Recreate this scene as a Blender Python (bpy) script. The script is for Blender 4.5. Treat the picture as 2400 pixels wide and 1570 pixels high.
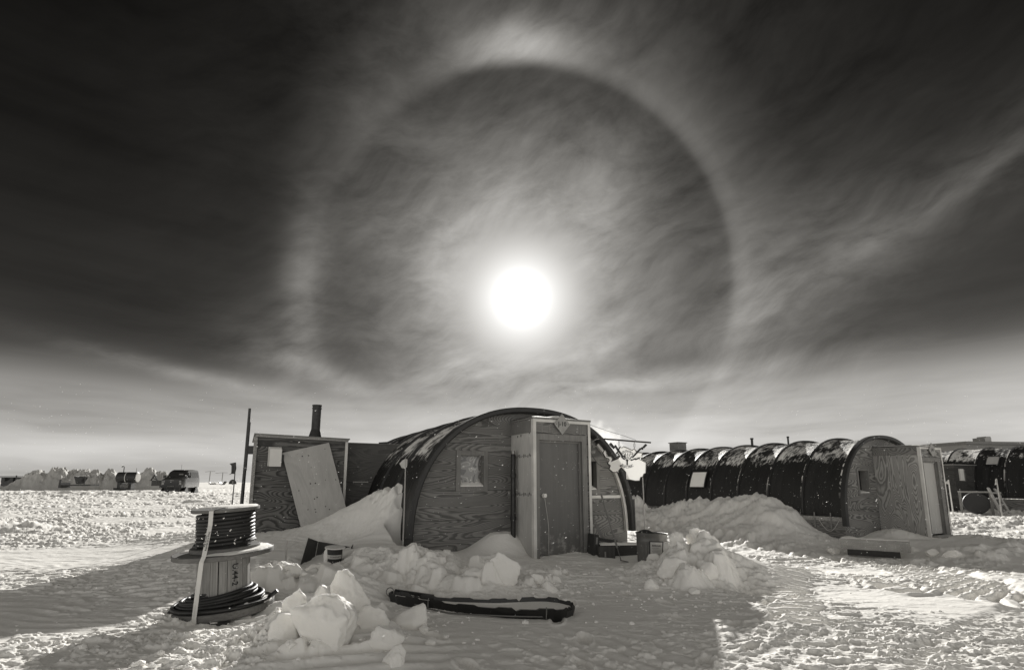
import bpy, math, random
import numpy as np
from mathutils import Vector, Matrix, Euler
R = math.radians
scene = bpy.context.scene
for o in list(bpy.data.objects): bpy.data.objects.remove(o)
COL = scene.collection

# ------------------------------------------------------------------ camera
PITCH = 9.5; CAMH = 1.35; FPX = 1200.0; CX = 1200.0; CY = 929.0
cd = bpy.data.cameras.new('camera'); cam = bpy.data.objects.new('camera', cd); COL.objects.link(cam)
cam.location = (0, 0, CAMH); cam.rotation_euler = (R(90 + PITCH), 0, 0)
cd.sensor_width = 36; cd.lens = 18.0; cd.shift_y = (CY - 785) / 2400.0
cd.clip_start = 0.05; cd.clip_end = 9000
scene.camera = cam
CP, SP = math.cos(R(PITCH)), math.sin(R(PITCH))
def ray(px, py):
    cx = (px - CX) / FPX; cy = (CY - py) / FPX
    return Vector((cx, CP - cy * SP, SP + cy * CP))
def at(px, py, Y):
    d = ray(px, py); t = Y / d.y
    return Vector((d.x * t, Y, CAMH + d.z * t))
def G(px, py, z=0.0):
    d = ray(px, py); t = (z - CAMH) / d.z
    return Vector((d.x * t, d.y * t, z))
def azel(px, py):
    d = ray(px, py).normalized()
    return math.degrees(math.atan2(d.x, d.y)), math.degrees(math.asin(d.z))

# ------------------------------------------------------------------ exposure
scene.view_settings.view_transform = 'Standard'; scene.view_settings.look = 'None'
scene.view_settings.exposure = 0.45; scene.view_settings.gamma = 1.0
scene.view_settings.use_curve_mapping = False
scene.cycles.max_bounces = 5; scene.cycles.diffuse_bounces = 3; scene.cycles.glossy_bounces = 3
scene.cycles.transmission_bounces = 4; scene.cycles.volume_bounces = 1; scene.cycles.transparent_max_bounces = 6
scene.cycles.caustics_reflective = False; scene.cycles.caustics_refractive = False
try:
    scene.cycles.use_denoising = True
except Exception: pass

# ------------------------------------------------------------------ sun
SUN_AZ, SUN_EL = azel(1222, 699)
sd = Vector((math.sin(R(SUN_AZ)) * math.cos(R(SUN_EL)), math.cos(R(SUN_AZ)) * math.cos(R(SUN_EL)), math.sin(R(SUN_EL))))
sl = bpy.data.lights.new('sun', 'SUN'); sl.energy = 5.0; sl.angle = R(0.5); sl.color = (1.0, 0.975, 0.93)
so = bpy.data.objects.new('sun', sl); COL.objects.link(so)
so.rotation_euler = (-sd).to_track_quat('-Z', 'Y').to_euler(); so.location = (0, 0, 30)

# ------------------------------------------------------------------ node expression helper
class E:
    def __init__(s, nt, sock): s.nt = nt; s.s = sock
    def _m(s, op, *a, clamp=False):
        n = s.nt.nodes.new('ShaderNodeMath'); n.operation = op; n.use_clamp = clamp
        for i, x in enumerate((s,) + a):
            if isinstance(x, E): s.nt.links.new(x.s, n.inputs[i])
            else: n.inputs[i].default_value = float(x)
        return E(s.nt, n.outputs[0])
    def __add__(s, o): return s._m('ADD', o)
    __radd__ = __add__
    def __mul__(s, o): return s._m('MULTIPLY', o)
    __rmul__ = __mul__
    def __sub__(s, o): return s._m('SUBTRACT', o)
    def __rsub__(s, o): return (s * -1.0) + o
    def __truediv__(s, o): return s._m('DIVIDE', o)
    def __neg__(s): return s * -1.0
    def exp(s): return s._m('EXPONENT')
    def sin(s): return s._m('SINE')
    def abs(s): return s._m('ABSOLUTE')
    def fract(s): return s._m('FRACT')
    def floor(s): return s._m('FLOOR')
    def sqrt(s): return s._m('SQRT')
    def pow(s, p): return s._m('POWER', p)
    def max(s, o): return s._m('MAXIMUM', o)
    def min(s, o): return s._m('MINIMUM', o)
    def clamp(s): return s._m('ADD', 0.0, clamp=True)
    def smooth(s, a, b):
        n = s.nt.nodes.new('ShaderNodeMapRange'); n.interpolation_type = 'SMOOTHSTEP'
        s.nt.links.new(s.s, n.inputs[0]); n.inputs[1].default_value = a; n.inputs[2].default_value = b
        return E(s.nt, n.outputs[0])
    def ramp(s, stops, scale):
        # piecewise linear curve through (x, y) stops, x / scale in 0..1
        n = s.nt.nodes.new('ShaderNodeFloatCurve'); c = n.mapping.curves[0]
        n.mapping.use_clip = False; n.mapping.extend = 'HORIZONTAL'
        pts = [(x / scale, y) for x, y in stops]
        c.points[0].location = pts[0]; c.points[1].location = pts[-1]
        for p in pts[1:-1]: c.points.new(*p)
        for p in c.points: p.handle_type = 'AUTO_CLAMPED'
        n.mapping.update()
        s.nt.links.new((s / scale).s, n.inputs[1])
        return E(s.nt, n.outputs[0])
def vec(nt, x, y, z):
    n = nt.nodes.new('ShaderNodeCombineXYZ')
    for i, a in enumerate((x, y, z)):
        if isinstance(a, E): nt.links.new(a.s, n.inputs[i])
        else: n.inputs[i].default_value = float(a)
    return E(nt, n.outputs[0])
def sep(nt, v):
    n = nt.nodes.new('ShaderNodeSeparateXYZ'); nt.links.new(v.s, n.inputs[0])
    return [E(nt, o) for o in n.outputs]
def noise(nt, v, scale=1.0, detail=2.0, rough=0.5, dist=0.0, lac=2.0):
    n = nt.nodes.new('ShaderNodeTexNoise'); nt.links.new(v.s, n.inputs['Vector'])
    n.inputs['Scale'].default_value = scale; n.inputs['Detail'].default_value = detail
    n.inputs['Roughness'].default_value = rough; n.inputs['Distortion'].default_value = dist
    n.inputs['Lacunarity'].default_value = lac
    return E(nt, n.outputs[0])
def voronoi(nt, v, scale=1.0, feature='F1'):
    n = nt.nodes.new('ShaderNodeTexVoronoi'); n.feature = feature; nt.links.new(v.s, n.inputs['Vector'])
    n.inputs['Scale'].default_value = scale
    return E(nt, n.outputs['Distance'])

# ------------------------------------------------------------------ sky
w = bpy.data.worlds.new("World"); scene.world = w; w.use_nodes = True
nt = w.node_tree; nt.nodes.clear()
out = nt.nodes.new('ShaderNodeOutputWorld'); bg = nt.nodes.new('ShaderNodeBackground')
nt.links.new(bg.outputs[0], out.inputs[0])
tc = nt.nodes.new('ShaderNodeTexCoord')
D = E(nt, tc.outputs['Generated']); dx, dy, dz = sep(nt, D)
az = dx._m('ARCTAN2', dy) * (180 / math.pi)
el = dz.min(1.0).max(-1.0)._m('ARCSINE') * (180 / math.pi)
dot = (dx * sd.x + dy * sd.y + dz * sd.z).min(1.0).max(-1.0)
rr = dot._m('ARCCOSINE') * (180 / math.pi)
# cirrus streaks that fan out from low right to high left
az_s = az + 0.0
n_warp = noise(nt, vec(nt, az / 22, el / 14, 3.1), 1.0, 3, 0.5)
ca, sa_ = math.cos(R(24)), math.sin(R(24))
s_al = az * ca + el * sa_; s_ac = el * ca - az * sa_
st1 = noise(nt, vec(nt, s_al / 15 + n_warp * 1.3, s_ac / 5.0 + n_warp * 2.6, 1.7), 1.0, 7, 0.62)
st3 = noise(nt, vec(nt, az / 3.6 + n_warp * 2.5, el / 1.5 - az / 9.0 + n_warp * 4.0, 6.1), 1.0, 6, 0.62)
st2 = noise(nt, vec(nt, az / 30 + n_warp * 0.6, el / 3.2 + n_warp * 0.8, 9.4), 1.0, 5, 0.55)
big = noise(nt, vec(nt, az / 30 + 5.2, el / 22, 4.4), 1.0, 2, 0.5)
def blob(a0, e0, sa, se, rot=0.0, amp=1.0):
    c, s = math.cos(R(rot)), math.sin(R(rot))
    u = ((az - a0) * c + (el - e0) * s) / sa; v = ((el - e0) * c - (az - a0) * s) / se
    return (-(u * u + v * v)).exp() * amp
def pb(px, py, sa, se, rot=0.0, amp=1.0):
    a, e = azel(px, py); return blob(a, e, sa, se, rot, amp)
elw = el + (st2 - 0.5) * 5.0 + (az + 5.0).max(0.0) * -0.03
base = elw.max(0.0).ramp([(0, .57), (3, .54), (5.5, .45), (7.5, .37), (9.5, .19), (12, .06), (16, .036), (22, .020), (32, .008), (45, .003), (60, .003)], 60)
glow = rr.ramp([(0, 1.6), (1.6, 1.35), (2.4, 1.15), (3.0, 1.02), (3.6, .91), (4.4, .78), (5.4, .64), (6.8, .49), (8.5, .375), (10, .30), (12, .215), (15, .138), (18, .088), (20.6, .056), (21.4, .052),
                (22.3, .058), (24.0, .050), (26.0, .036), (28.5, .025), (32, .019), (38, .010), (46, .005), (60, .002)], 60)
core = (-(rr * rr) / 3.0).exp() * 1.0 + (-(rr * rr) / 1.6).exp() * 8.0
ring = rr.ramp([(0, 0), (21.3, 0), (21.7, .012), (22.35, .050), (22.9, .058), (23.8, .042), (25.5, .020), (28, .006), (30, 0), (60, 0)], 60)
ringw = 0.42 + az.smooth(2, 20) * 0.70 + el.smooth(30, 42) * .10 - (1.0 - az.smooth(-24, -14)) * .25
# upper tangent arc sitting on top of the halo
ring_fade = (rr - 23.6) / 1.6
tang = (-(ring_fade * ring_fade)).exp() * (-((az - 0.7) * (az - 0.7)) / 40.0).exp() * el.smooth(36, 42) * rr.smooth(21.6, 22.8) * 0.27
tang2 = pb(1222, 75, 16, 4.0, 0, 0.045) * rr.smooth(21.5, 23)
extra = (pb(2150, 520, 22, 3.6, 24, 0.040) + pb(2260, 430, 20, 1.2, 22, .035) + pb(1850, 640, 9, 5.0, 30, 0.07) + pb(1760, 720, 3.0, 7, 0, 0.06)
         + pb(715, 700, 2.2, 8.5, 0, 0.10) + pb(640, 820, 5, 4, 20, 0.06) + pb(770, 880, 5, 1.2, -18, 0.14) + pb(450, 880, 9, .8, -9, .12)
         + pb(1480, 900, 16, 1.0, 4, 0.12) + pb(1800, 900, 9, 5, 0, 0.07) + pb(1100, 870, 12, 1.4, 10, 0.10) + pb(850, 250, 5, 5, 50, .018)
         + pb(1420, 420, 6, 6, 20, .03) + pb(960, 560, 4, 8, 60, .03))
mod = ((st1 - 0.5) * 2.8 + (st3 - 0.5) * 1.2 + (big - 0.5) * 1.2 + 1.0).max(0.25)
modl = ((st2 - 0.5) * 1.6 + 1.0).max(0.4)
dark_l = 1.0 - pb(60, 560, 20, 14, 0, 0.25)
ringdim = 1.0 - (1.0 - az.smooth(-22, -4)) * rr.smooth(20.5, 23) * .45
front = base * modl + glow * ringdim * (0.30 + 0.70 * mod) * rr.smooth(5, 11) + glow * (1.0 - rr.smooth(5, 11)) + core + ring * ringw + (extra + tang2) * mod + tang * (0.6 + 0.4 * mod)
front = front * dark_l * 0.74
# brighter unseen sky overhead and behind, added as fill light
sky = nt.nodes.new('ShaderNodeTexSky'); sky.sky_type = 'NISHITA'; sky.sun_disc = False
sky.sun_elevation = R(SUN_EL); sky.sun_rotation = R(SUN_AZ); sky.altitude = 2800; sky.air_density = 1.0; sky.dust_density = 3.0
bw = nt.nodes.new('ShaderNodeRGBToBW'); nt.links.new(sky.outputs[0], bw.inputs[0])
SKYK = 0.150
fill_sky = E(nt, bw.outputs[0]) * SKYK
far = ((az.abs()).smooth(62, 100)).max(el.smooth(54, 72))
val = front * (1.0 - far) + fill_sky * far
tw = nt.nodes.new('ShaderNodeMix'); tw.data_type = 'RGBA'
nt.links.new((val.pow(0.5)).clamp().s, tw.inputs[0])
tw.inputs[6].default_value = (1.06, 1.0, 0.90, 1); tw.inputs[7].default_value = (1.005, 1.0, 0.985, 1)
mm = nt.nodes.new('ShaderNodeVectorMath'); mm.operation = 'SCALE'
nt.links.new(tw.outputs[2], mm.inputs[0]); nt.links.new(val.s, mm.inputs['Scale'])
nt.links.new(mm.outputs[0], bg.inputs[0]); bg.inputs[1].default_value = 1.0
w.cycles.sampling_method = 'MANUAL'; w.cycles.sample_map_resolution = 1024

# ------------------------------------------------------------------ materials
def newmat(name):
    m = bpy.data.materials.new(name); m.use_nodes = True
    return m, m.node_tree, m.node_tree.nodes['Principled BSDF']
def g3(v, t=1.0): return (v * 1.02, v, v * 0.955 * t, 1)
def setc(nt, b, val):
    """grey value expression -> slightly warm base colour"""
    n = nt.nodes.new('ShaderNodeCombineColor')
    for i, k in enumerate((1.02, 1.0, 0.955)): nt.links.new((val * k).s, n.inputs[i])
    nt.links.new(n.outputs[0], b.inputs['Base Color'])
def bump(nt, b, h, strength=0.5, dist=0.01):
    n = nt.nodes.new('ShaderNodeBump'); n.inputs['Strength'].default_value = strength; n.inputs['Distance'].default_value = dist
    nt.links.new(h.s, n.inputs['Height']); nt.links.new(n.outputs[0], b.inputs['Normal'])
def objco(nt):
    t = nt.nodes.new('ShaderNodeTexCoord'); return E(nt, t.outputs['Object'])
def plain(name, v, rough=0.6, metal=0.0, var=0.15, sc=8.0, bmp=0.0, spec=0.5, tint=1.0):
    m, nt, b = newmat(name); p = objco(nt)
    n = noise(nt, p, sc, 4, 0.6)
    setc(nt, b, (n - 0.5) * (2 * var * v * 1.6) + v)
    b.inputs['Roughness'].default_value = rough; b.inputs['Metallic'].default_value = metal
    b.inputs['Specular IOR Level'].default_value = spec
    if bmp: bump(nt, b, noise(nt, p, sc * 4, 4, 0.6), bmp, 0.01)
    return m
def plywood(name, lo, hi, grain='x', seed=0.0, K=9.0, seams_z=(), seams_x=(), knots=0.0, bands=0.35, stretch=0.42, frost=0.0):
    m, nt, b = newmat(name); p = objco(nt); x, y, z = sep(nt, p)
    pid = None
    x = x + y * 1.0
    a, c = (x, z) if grain == 'x' else (z, x)
    off = E(nt, nt.nodes.new('ShaderNodeValue').outputs[0]); off.s.default_value = seed
    for s in seams_z: off = off + z.smooth(s - .001, s + .001) * 7.31
    for s in seams_x: off = off + x.smooth(s - .001, s + .001) * 4.77
    v = vec(nt, a * stretch * 1.1 + off, off * 1.3, c * 1.5 + off * 0.7)
    wv = noise(nt, vec(nt, a * 1.6 + off, c * 3.2, off), 1.0, 3, 0.55)
    n = noise(nt, v, 1.15, 1.4, 0.45, 0.9) + (wv - 0.5) * 0.055
    if knots:
        kn = voronoi(nt, vec(nt, a * 1.3 + off, c * 2.1, off), 1.0)
        n = n + (-(kn * kn) * 14.0).exp() * knots
    r = (n * K * 2.2).fract()
    ring = r.smooth(0.18, 0.72) * (1.0 - r.smooth(0.84, 0.97))
    fib = noise(nt, vec(nt, a * 5 + off, c * 160, off), 1.0, 3, 0.6)
    bl = noise(nt, vec(nt, a * .5 + off, c * .9, 2.2), 1.0, 2, 0.5)
    soft = noise(nt, vec(nt, a * 2.2, c * 7.0, off), 1.0, 3, 0.5)
    t = ring * (1 - bands) + soft * bands
    val = (1.0 - t.clamp()) * (hi - lo) + lo
    val = val * ((fib - 0.5) * 0.5 + 1.0) * ((bl - 0.5) * 0.7 + 1.0)
    for s in seams_z: val = val * (1.0 - (1.0 - (z - s).abs().smooth(.003, .006)) * 0.75)
    for s in seams_x: val = val * (1.0 - (1.0 - (x - s).abs().smooth(.003, .006)) * 0.75)
    if frost:
        fr = noise(nt, vec(nt, x * 3, z * 3, 1.0), 1.0, 5, 0.65)
        val = val + fr.smooth(.55, .75) * frost
    setc(nt, b, val.max(0.01)); b.inputs['Roughness'].default_value = 0.75
    b.inputs['Specular IOR Level'].default_value = 0.25
    bump(nt, b, ring * 0.5 + fib, 0.25, 0.004)
    return m
def lumber(name, v, axis='z', contrast=0.35, frost=0.0):
    m, nt, b = newmat(name); p = objco(nt); x, y, z = sep(nt, p)
    q = {'z': vec(nt, x * 45, y * 45, z * 2.5), 'x': vec(nt, x * 2.5, y * 45, z * 45), 'y': vec(nt, x * 45, y * 2.5, z * 45)}[axis]
    n = noise(nt, q, 1.0, 4, 0.6); n2 = noise(nt, p, 3.0, 2, 0.5); kn = voronoi(nt, p, 3.1)
    val = ((n - 0.5) * 2 * contrast + 1.0) * ((n2 - 0.5) * 0.6 + 1.0) * v * (1.0 - (-(kn * kn) * 260.0).exp() * 0.5)
    if frost: val = val + noise(nt, p, 60, 3, .6).smooth(.52, .7) * frost
    setc(nt, b, val.max(0.01)); b.inputs['Roughness'].default_value = 0.8; b.inputs['Specular IOR Level'].default_value = 0.2
    bump(nt, b, n, 0.3, 0.004)
    return m
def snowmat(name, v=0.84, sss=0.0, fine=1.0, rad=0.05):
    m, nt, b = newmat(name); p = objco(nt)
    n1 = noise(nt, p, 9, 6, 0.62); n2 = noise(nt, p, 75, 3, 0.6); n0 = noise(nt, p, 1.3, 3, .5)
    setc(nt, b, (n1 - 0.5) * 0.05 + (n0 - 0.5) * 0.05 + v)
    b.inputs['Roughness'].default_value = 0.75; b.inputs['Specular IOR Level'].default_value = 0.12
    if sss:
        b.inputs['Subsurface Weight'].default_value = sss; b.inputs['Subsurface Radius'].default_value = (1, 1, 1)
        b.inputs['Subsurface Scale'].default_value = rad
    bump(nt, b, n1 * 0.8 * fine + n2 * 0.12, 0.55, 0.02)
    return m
M = {}
M['snow'] = snowmat('snow_ground')
M['chunk'] = snowmat('snow_chunk', 0.84, 0.35, 0.9, 0.05)
M['snowcap'] = snowmat('snow_cap', 0.86, 0.0)
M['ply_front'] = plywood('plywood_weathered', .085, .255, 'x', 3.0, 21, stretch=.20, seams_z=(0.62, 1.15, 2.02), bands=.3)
M['ply_shed'] = plywood('plywood_shed', .035, .175, 'x', 11.0, 21, stretch=.20, seams_z=(1.24, 2.1), bands=.3)
M['ply_link'] = plywood('plywood_link', .075, .150, 'x', 23.0, 12, seams_z=(1.3,), bands=.6)
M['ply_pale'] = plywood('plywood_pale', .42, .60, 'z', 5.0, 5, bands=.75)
M['ply_loose'] = plywood('plywood_loose', .38, .52, 'z', 8.0, 5, bands=.8)
M['ply_bold'] = plywood('plywood_bold', .15, .46, 'z', 31.0, 17, bands=.34, stretch=.33, knots=.04)
M['ply_bold_x'] = plywood('plywood_bold_flat', .07, .30, 'x', 37.0, 18, seams_z=(0.8, 1.95), bands=.32, stretch=.32, knots=.04)
M['ply_dark'] = plywood('plywood_dark', .035, .085, 'x', 41.0, 9, bands=.4, frost=.02)
M['trim'] = lumber('weathered_trim', .20)
M['trim_x'] = lumber('weathered_trim_flat', .20, 'x')
M['bright_trim'] = lumber('pale_trim', .62, 'z', .2)
M['bright_trim_x'] = lumber('pale_trim_flat', .62, 'x', .2)
M['frosty'] = lumber('frosted_lumber', .27, 'x', .35, frost=.16)
M['frosty2'] = lumber('frosted_board', .26, 'z', .3, frost=.3)
M['dark_wood'] = lumber('dark_wood', .05, 'x', .5)
M['reel_wood'] = lumber('reel_planks', .15, 'x', .6)
M['stave'] = lumber('reel_staves', .27, 'z', .7)
def doormat_(name, v):
    m, nt, b = newmat(name); p = objco(nt); x, y, z = sep(nt, p)
    n = noise(nt, vec(nt, x * 2.0, y, z * .8), 1.0, 4, .6); st = noise(nt, vec(nt, x * 22, y, z * .9), 1.0, 3, .6); fr = noise(nt, p, 9, 5, .7)
    val = ((n - .5) * .5 + 1.0) * ((st - .5) * .35 + 1.0) * v + (fr + (0.55 - z).max(0.0) * .35).smooth(.60, .78) * .16
    setc(nt, b, val); b.inputs['Roughness'].default_value = .6; bump(nt, b, n + fr * .3, .2, .01); return m
M['door'] = doormat_('painted_door', .13)
M['door_pale'] = doormat_('painted_door_pale', .40)
M['black'] = plain('black_paint', .02, .5)
M['rubber'] = plain('black_rubber', .018, .52, var=.2, sc=20, bmp=.2)
M['steel'] = plain('galvanised_steel', .28, .42, .8, var=.25, sc=6)
M['dull_steel'] = plain('dull_steel', .16, .5, .5, var=.3, sc=7, bmp=.2)
M['pipe'] = plain('dark_pipe', .035, .4, .4, var=.6, sc=12)
M['white'] = plain('white_paint', .72, .6, var=.06, sc=5)
M['offwhite'] = plain('off_white_panel', .50, .7, var=.12, sc=4)
M['grey'] = plain('grey_plastic', .20, .6)
M['bamboo'] = lumber('bamboo', .38, 'z', .2)
M['card'] = plain('dark_cardboard', .045, .85, var=.2, sc=4)
M['rope'] = plain('pale_rope', .5, .8)
M['ink'] = plain('black_ink', .012, .6)
M['glass'] = plain('dark_glass', .02, .12, 0, var=.05)
M['strap'] = plain('pale_strap', .62, .5, var=.05)
M['plastic'] = plain('black_sled_plastic', .014, .35, var=.3, sc=15, bmp=.3)

def canvas_mat(name, th=0.50, lo=0.16, hi=0.44, seed=0.0, streak=1.0, v=0.022):
    """dark coated canvas with wind-blown snow lying on it; UV = metres along the hut, share of the arch"""
    m, nt, b = newmat(name); t = nt.nodes.new('ShaderNodeTexCoord'); U, V, _ = sep(nt, E(nt, t.outputs['UV']))
    bay = (U / 1.22).fract(); bid = (U / 1.22).floor()
    fab = noise(nt, vec(nt, U * 30, V * 160, seed), 1.0, 3, .6)
    big_ = noise(nt, vec(nt, U * 1.2, V * 5, seed + 3), 1.0, 3, .5)
    s1 = noise(nt, vec(nt, U * 7.5 * streak + V * 6 + seed + bid * 5.3, V * 24 + bid * 1.9, seed), 1.0, 7, .74)
    patch = noise(nt, vec(nt, U * 1.1 + bid * 3.7, V * 9 + seed, 5.5), 1.0, 2, .5)
    dust = noise(nt, vec(nt, U * 22, V * 120, 8.8), 1.0, 2, .6)
    zone = V.smooth(lo - .06, lo + .07) * (1.0 - V.smooth(hi - .04, hi + .05))
    bn = noise(nt, vec(nt, bid * 1.37, seed, 0.5), 1.0, 0, .5)
    k = s1 * 0.62 + patch * 0.38 + (zone - 1.0) * 0.35 + (bn - .5) * .16
    snow_ = k.smooth(th, th + .02) * .42 + k.smooth(th + .035, th + .055) * .58
    rib = (1.0 - bay.smooth(.075, .13)) * bay.smooth(-.01, .01)
    ribsn = (noise(nt, vec(nt, U * 6, V * 40, 2.0), 1.0, 4, .7) + rib * .42 + V * 0.0 - .40).smooth(.50, .53) * rib.min(1.0) * V.smooth(.04, .16) * (1.0 - V.smooth(.42, .5))
    sprk = dust.smooth(.715, .75) * .6
    mask = snow_.max(ribsn).max(sprk)
    val = ((fab - .5) * .5 + 1.0) * ((big_ - .5) * .8 + 1.0) * v
    setc(nt, b, val * (1.0 - mask) + mask * 0.78)
    b.inputs['Roughness'].default_value = 0.55; b.inputs['Specular IOR Level'].default_value = 0.30
    wr = noise(nt, vec(nt, U * 6, V * 2.2, seed + 1), 1.0, 4, .55)
    bump(nt, b, wr * 1.5 + fab * .08 + mask * .5, 0.8, 0.025)
    return m
M['canvas1'] = canvas_mat('canvas_snow_streaked', .475, .16, .46, 1.0, 1.3)
M['canvas2'] = canvas_mat('canvas_snow_patched', .482, .19, .5, 6.0, 1.5)
M['canvas3'] = canvas_mat('canvas_snow_speckled', .47, .22, .50, 12.0, .9)
M['bow'] = plain('dark_bow', .022, .5, var=.3, sc=5)

# ------------------------------------------------------------------ mesh helpers
class MB:
    def __init__(s): s.v = []; s.f = []; s.uv = None
    def add(s, vs, fs):
        o = len(s.v); s.v += [tuple(p) for p in vs]; s.f += [tuple(i + o for i in f) for f in fs]; return s
    def box(s, c, d, rot=None):
        hx, hy, hz = d[0] / 2, d[1] / 2, d[2] / 2
        vs = [Vector((a * hx, b * hy, e * hz)) for a in (-1, 1) for b in (-1, 1) for e in (-1, 1)]
        if rot is not None: vs = [rot @ q for q in vs]
        c = Vector(c)
        return s.add([q + c for q in vs], [(0, 1, 3, 2), (4, 6, 7, 5), (0, 4, 5, 1), (2, 3, 7, 6), (0, 2, 6, 4), (1, 5, 7, 3)])
    def span(s, a, b):
        return s.box([(a[i] + b[i]) / 2 for i in range(3)], [abs(b[i] - a[i]) for i in range(3)])
    def beam(s, p0, p1, w, h, up=(0, 0, 1)):
        p0, p1 = Vector(p0), Vector(p1); d = (p1 - p0); L = d.length; d.normalize()
        x = d.cross(Vector(up))
        if x.length < 1e-4: x = d.cross(Vector((0, 1, 0)))
        x.normalize(); z = x.cross(d)
        m = Matrix((x, d, z)).transposed()
        return s.box((p0 + p1) / 2, (w, L, h), m)
    def tube(s, pts, r, n=8, cap=True):
        pts = [Vector(p) for p in pts]; rs = r if isinstance(r, (list, tuple)) else [r] * len(pts)
        o = len(s.v); prev = None
        for i, p in enumerate(pts):
            d = (pts[min(i + 1, len(pts) - 1)] - pts[max(i - 1, 0)]).normalized()
            if prev is None:
                a = d.cross(Vector((0, 0, 1)))
                if a.length < 1e-3: a = d.cross(Vector((0, 1, 0)))
            else: a = prev - d * prev.dot(d)
            a.normalize(); prev = a; b = d.cross(a)
            for k in range(n):
                t = 2 * math.pi * k / n; s.v.append(tuple(p + (a * math.cos(t) + b * math.sin(t)) * rs[i]))
        for i in range(len(pts) - 1):
            for k in range(n):
                k2 = (k + 1) % n; s.f.append((o + i * n + k, o + i * n + k2, o + (i + 1) * n + k2, o + (i + 1) * n + k))
        if cap:
            s.f.append(tuple(o + k for k in range(n))[::-1]); s.f.append(tuple(o + (len(pts) - 1) * n + k for k in range(n)))
        return s
    def lathe(s, prof, n=24, m=None):
        o = len(s.v)
        for r, z in prof:
            for k in range(n):
                t = 2 * math.pi * k / n; q = Vector((r * math.cos(t), r * math.sin(t), z))
                s.v.append(tuple(m @ q if m is not None else q))
        for i in range(len(prof) - 1):
            for k in range(n):
                k2 = (k + 1) % n; s.f.append((o + i * n + k, o + i * n + k2, o + (i + 1) * n + k2, o + (i + 1) * n + k))
        s.f.append(tuple(o + k for k in range(n))[::-1]); s.f.append(tuple(o + (len(prof) - 1) * n + k for k in range(n)))
        return s
    def prism(s, pts, th, fn):
        """pts 2D outline; fn(a, b, c) -> 3D, c from 0 to th"""
        n = len(pts); o = len(s.v)
        for c in (0, th):
            for a, b in pts: s.v.append(tuple(fn(a, b, c)))
        s.f.append(tuple(o + i for i in range(n))[::-1]); s.f.append(tuple(o + n + i for i in range(n)))
        for i in range(n):
            j = (i + 1) % n; s.f.append((o + i, o + j, o + n + j, o + n + i))
        return s
    def build(s, name, mat, parent=None, smooth=False, loc=None, rot=None):
        me = bpy.data.meshes.new(name); me.from_pydata(s.v, [], s.f); me.update()
        me.materials.append(mat if not isinstance(mat, str) else M[mat])
        if smooth:
            me.polygons.foreach_set('use_smooth', [True] * len(me.polygons)); me.set_sharp_from_angle(angle=R(38))
        o = bpy.data.objects.new(name, me); COL.objects.link(o)
        if parent is not None: o.parent = parent
        if loc is not None: o.location = loc
        if rot is not None: o.rotation_euler = rot
        return o
def merge(o, mb, mat):
    """adds surface marks to a part's own mesh as a second material"""
    me = o.data; v0 = [tuple(v.co) for v in me.vertices]; f0 = [tuple(p.vertices) for p in me.polygons]; mi = [p.material_index for p in me.polygons]
    n = len(v0); nm = bpy.data.meshes.new(me.name); nm.from_pydata(v0 + mb.v, [], f0 + [tuple(i + n for i in f) for f in mb.f])
    for x in me.materials: nm.materials.append(x)
    nm.materials.append(M[mat]); mi += [len(me.materials)] * len(mb.f); nm.polygons.foreach_set('material_index', mi); nm.update(); o.data = nm
def thing(name, label, cat, loc=(0, 0, 0), rot=(0, 0, 0), group=None):
    o = bpy.data.objects.new(name, None); o.empty_display_size = .1; COL.objects.link(o); o.location = loc; o.rotation_euler = rot
    return tag(o, label, cat, group)
def tag(o, label, cat, group=None):
    o['label'] = label; o['category'] = cat
    if group: o['group'] = group
    return o
def kind(o, k): o['kind'] = k; return o
def text_mesh(body, size, mat, parent, fn, name='lettering', th=0.003, arc=None):
    """text turned into mesh; fn(x, y, z) places each vertex; arc=radius bends the line"""
    c = bpy.data.curves.new('t', 'FONT'); c.body = body; c.size = size; c.extrude = th / 2; c.align_x = 'CENTER'; c.align_y = 'CENTER'
    c.offset = size * 0.012; c.resolution_u = 3
    o = bpy.data.objects.new('t', c); COL.objects.link(o)
    me = bpy.data.meshes.new_from_object(o.evaluated_get(bpy.context.evaluated_depsgraph_get()))
    bpy.data.objects.remove(o)
    for v in me.vertices:
        x, y, z = v.co
        if arc:
            a = x / arc; x, y = (arc + y) * math.sin(a), (arc + y) * math.cos(a) - arc
        v.co = fn(x, y, z)
    me.name = name; me.materials.clear(); me.materials.append(M[mat])
    q = bpy.data.objects.new(name, me); COL.objects.link(q); q.parent = parent
    return q

# ------------------------------------------------------------------ vector noise for heights
def _h(ix, iy, s):
    v = (ix * 374761393 + iy * 668265263 + s * 974634777) & 0xffffffff
    v = ((v ^ (v >> 13)) * 1274126177) & 0xffffffff
    return ((v ^ (v >> 16)) & 0xffff) / 65535.0
def pn(x, y, s=0):
    x = np.asarray(x, float); y = np.asarray(y, float)
    ix = np.floor(x).astype(np.int64); iy = np.floor(y).astype(np.int64); fx = x - ix; fy = y - iy
    def gr(a, b):
        t = _h(a, b, s) * 2 * np.pi
        return np.cos(t), np.sin(t)
    sx = fx * fx * fx * (fx * (fx * 6 - 15) + 10); sy = fy * fy * fy * (fy * (fy * 6 - 15) + 10)
    r = []
    for a, b in ((0, 0), (1, 0), (0, 1), (1, 1)):
        gx, gy = gr(ix + a, iy + b); r.append(gx * (fx - a) + gy * (fy - b))
    return ((r[0] * (1 - sx) + r[1] * sx) * (1 - sy) + (r[2] * (1 - sx) + r[3] * sx) * sy) * 1.5
def fbm(x, y, s=0, o=4, g=0.5):
    v = 0; a = 1; f = 1
    for i in range(o): v = v + a * pn(x * f + i * 13.7, y * f - i * 7.1, s + i); a *= g; f *= 2.03
    return v
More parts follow.
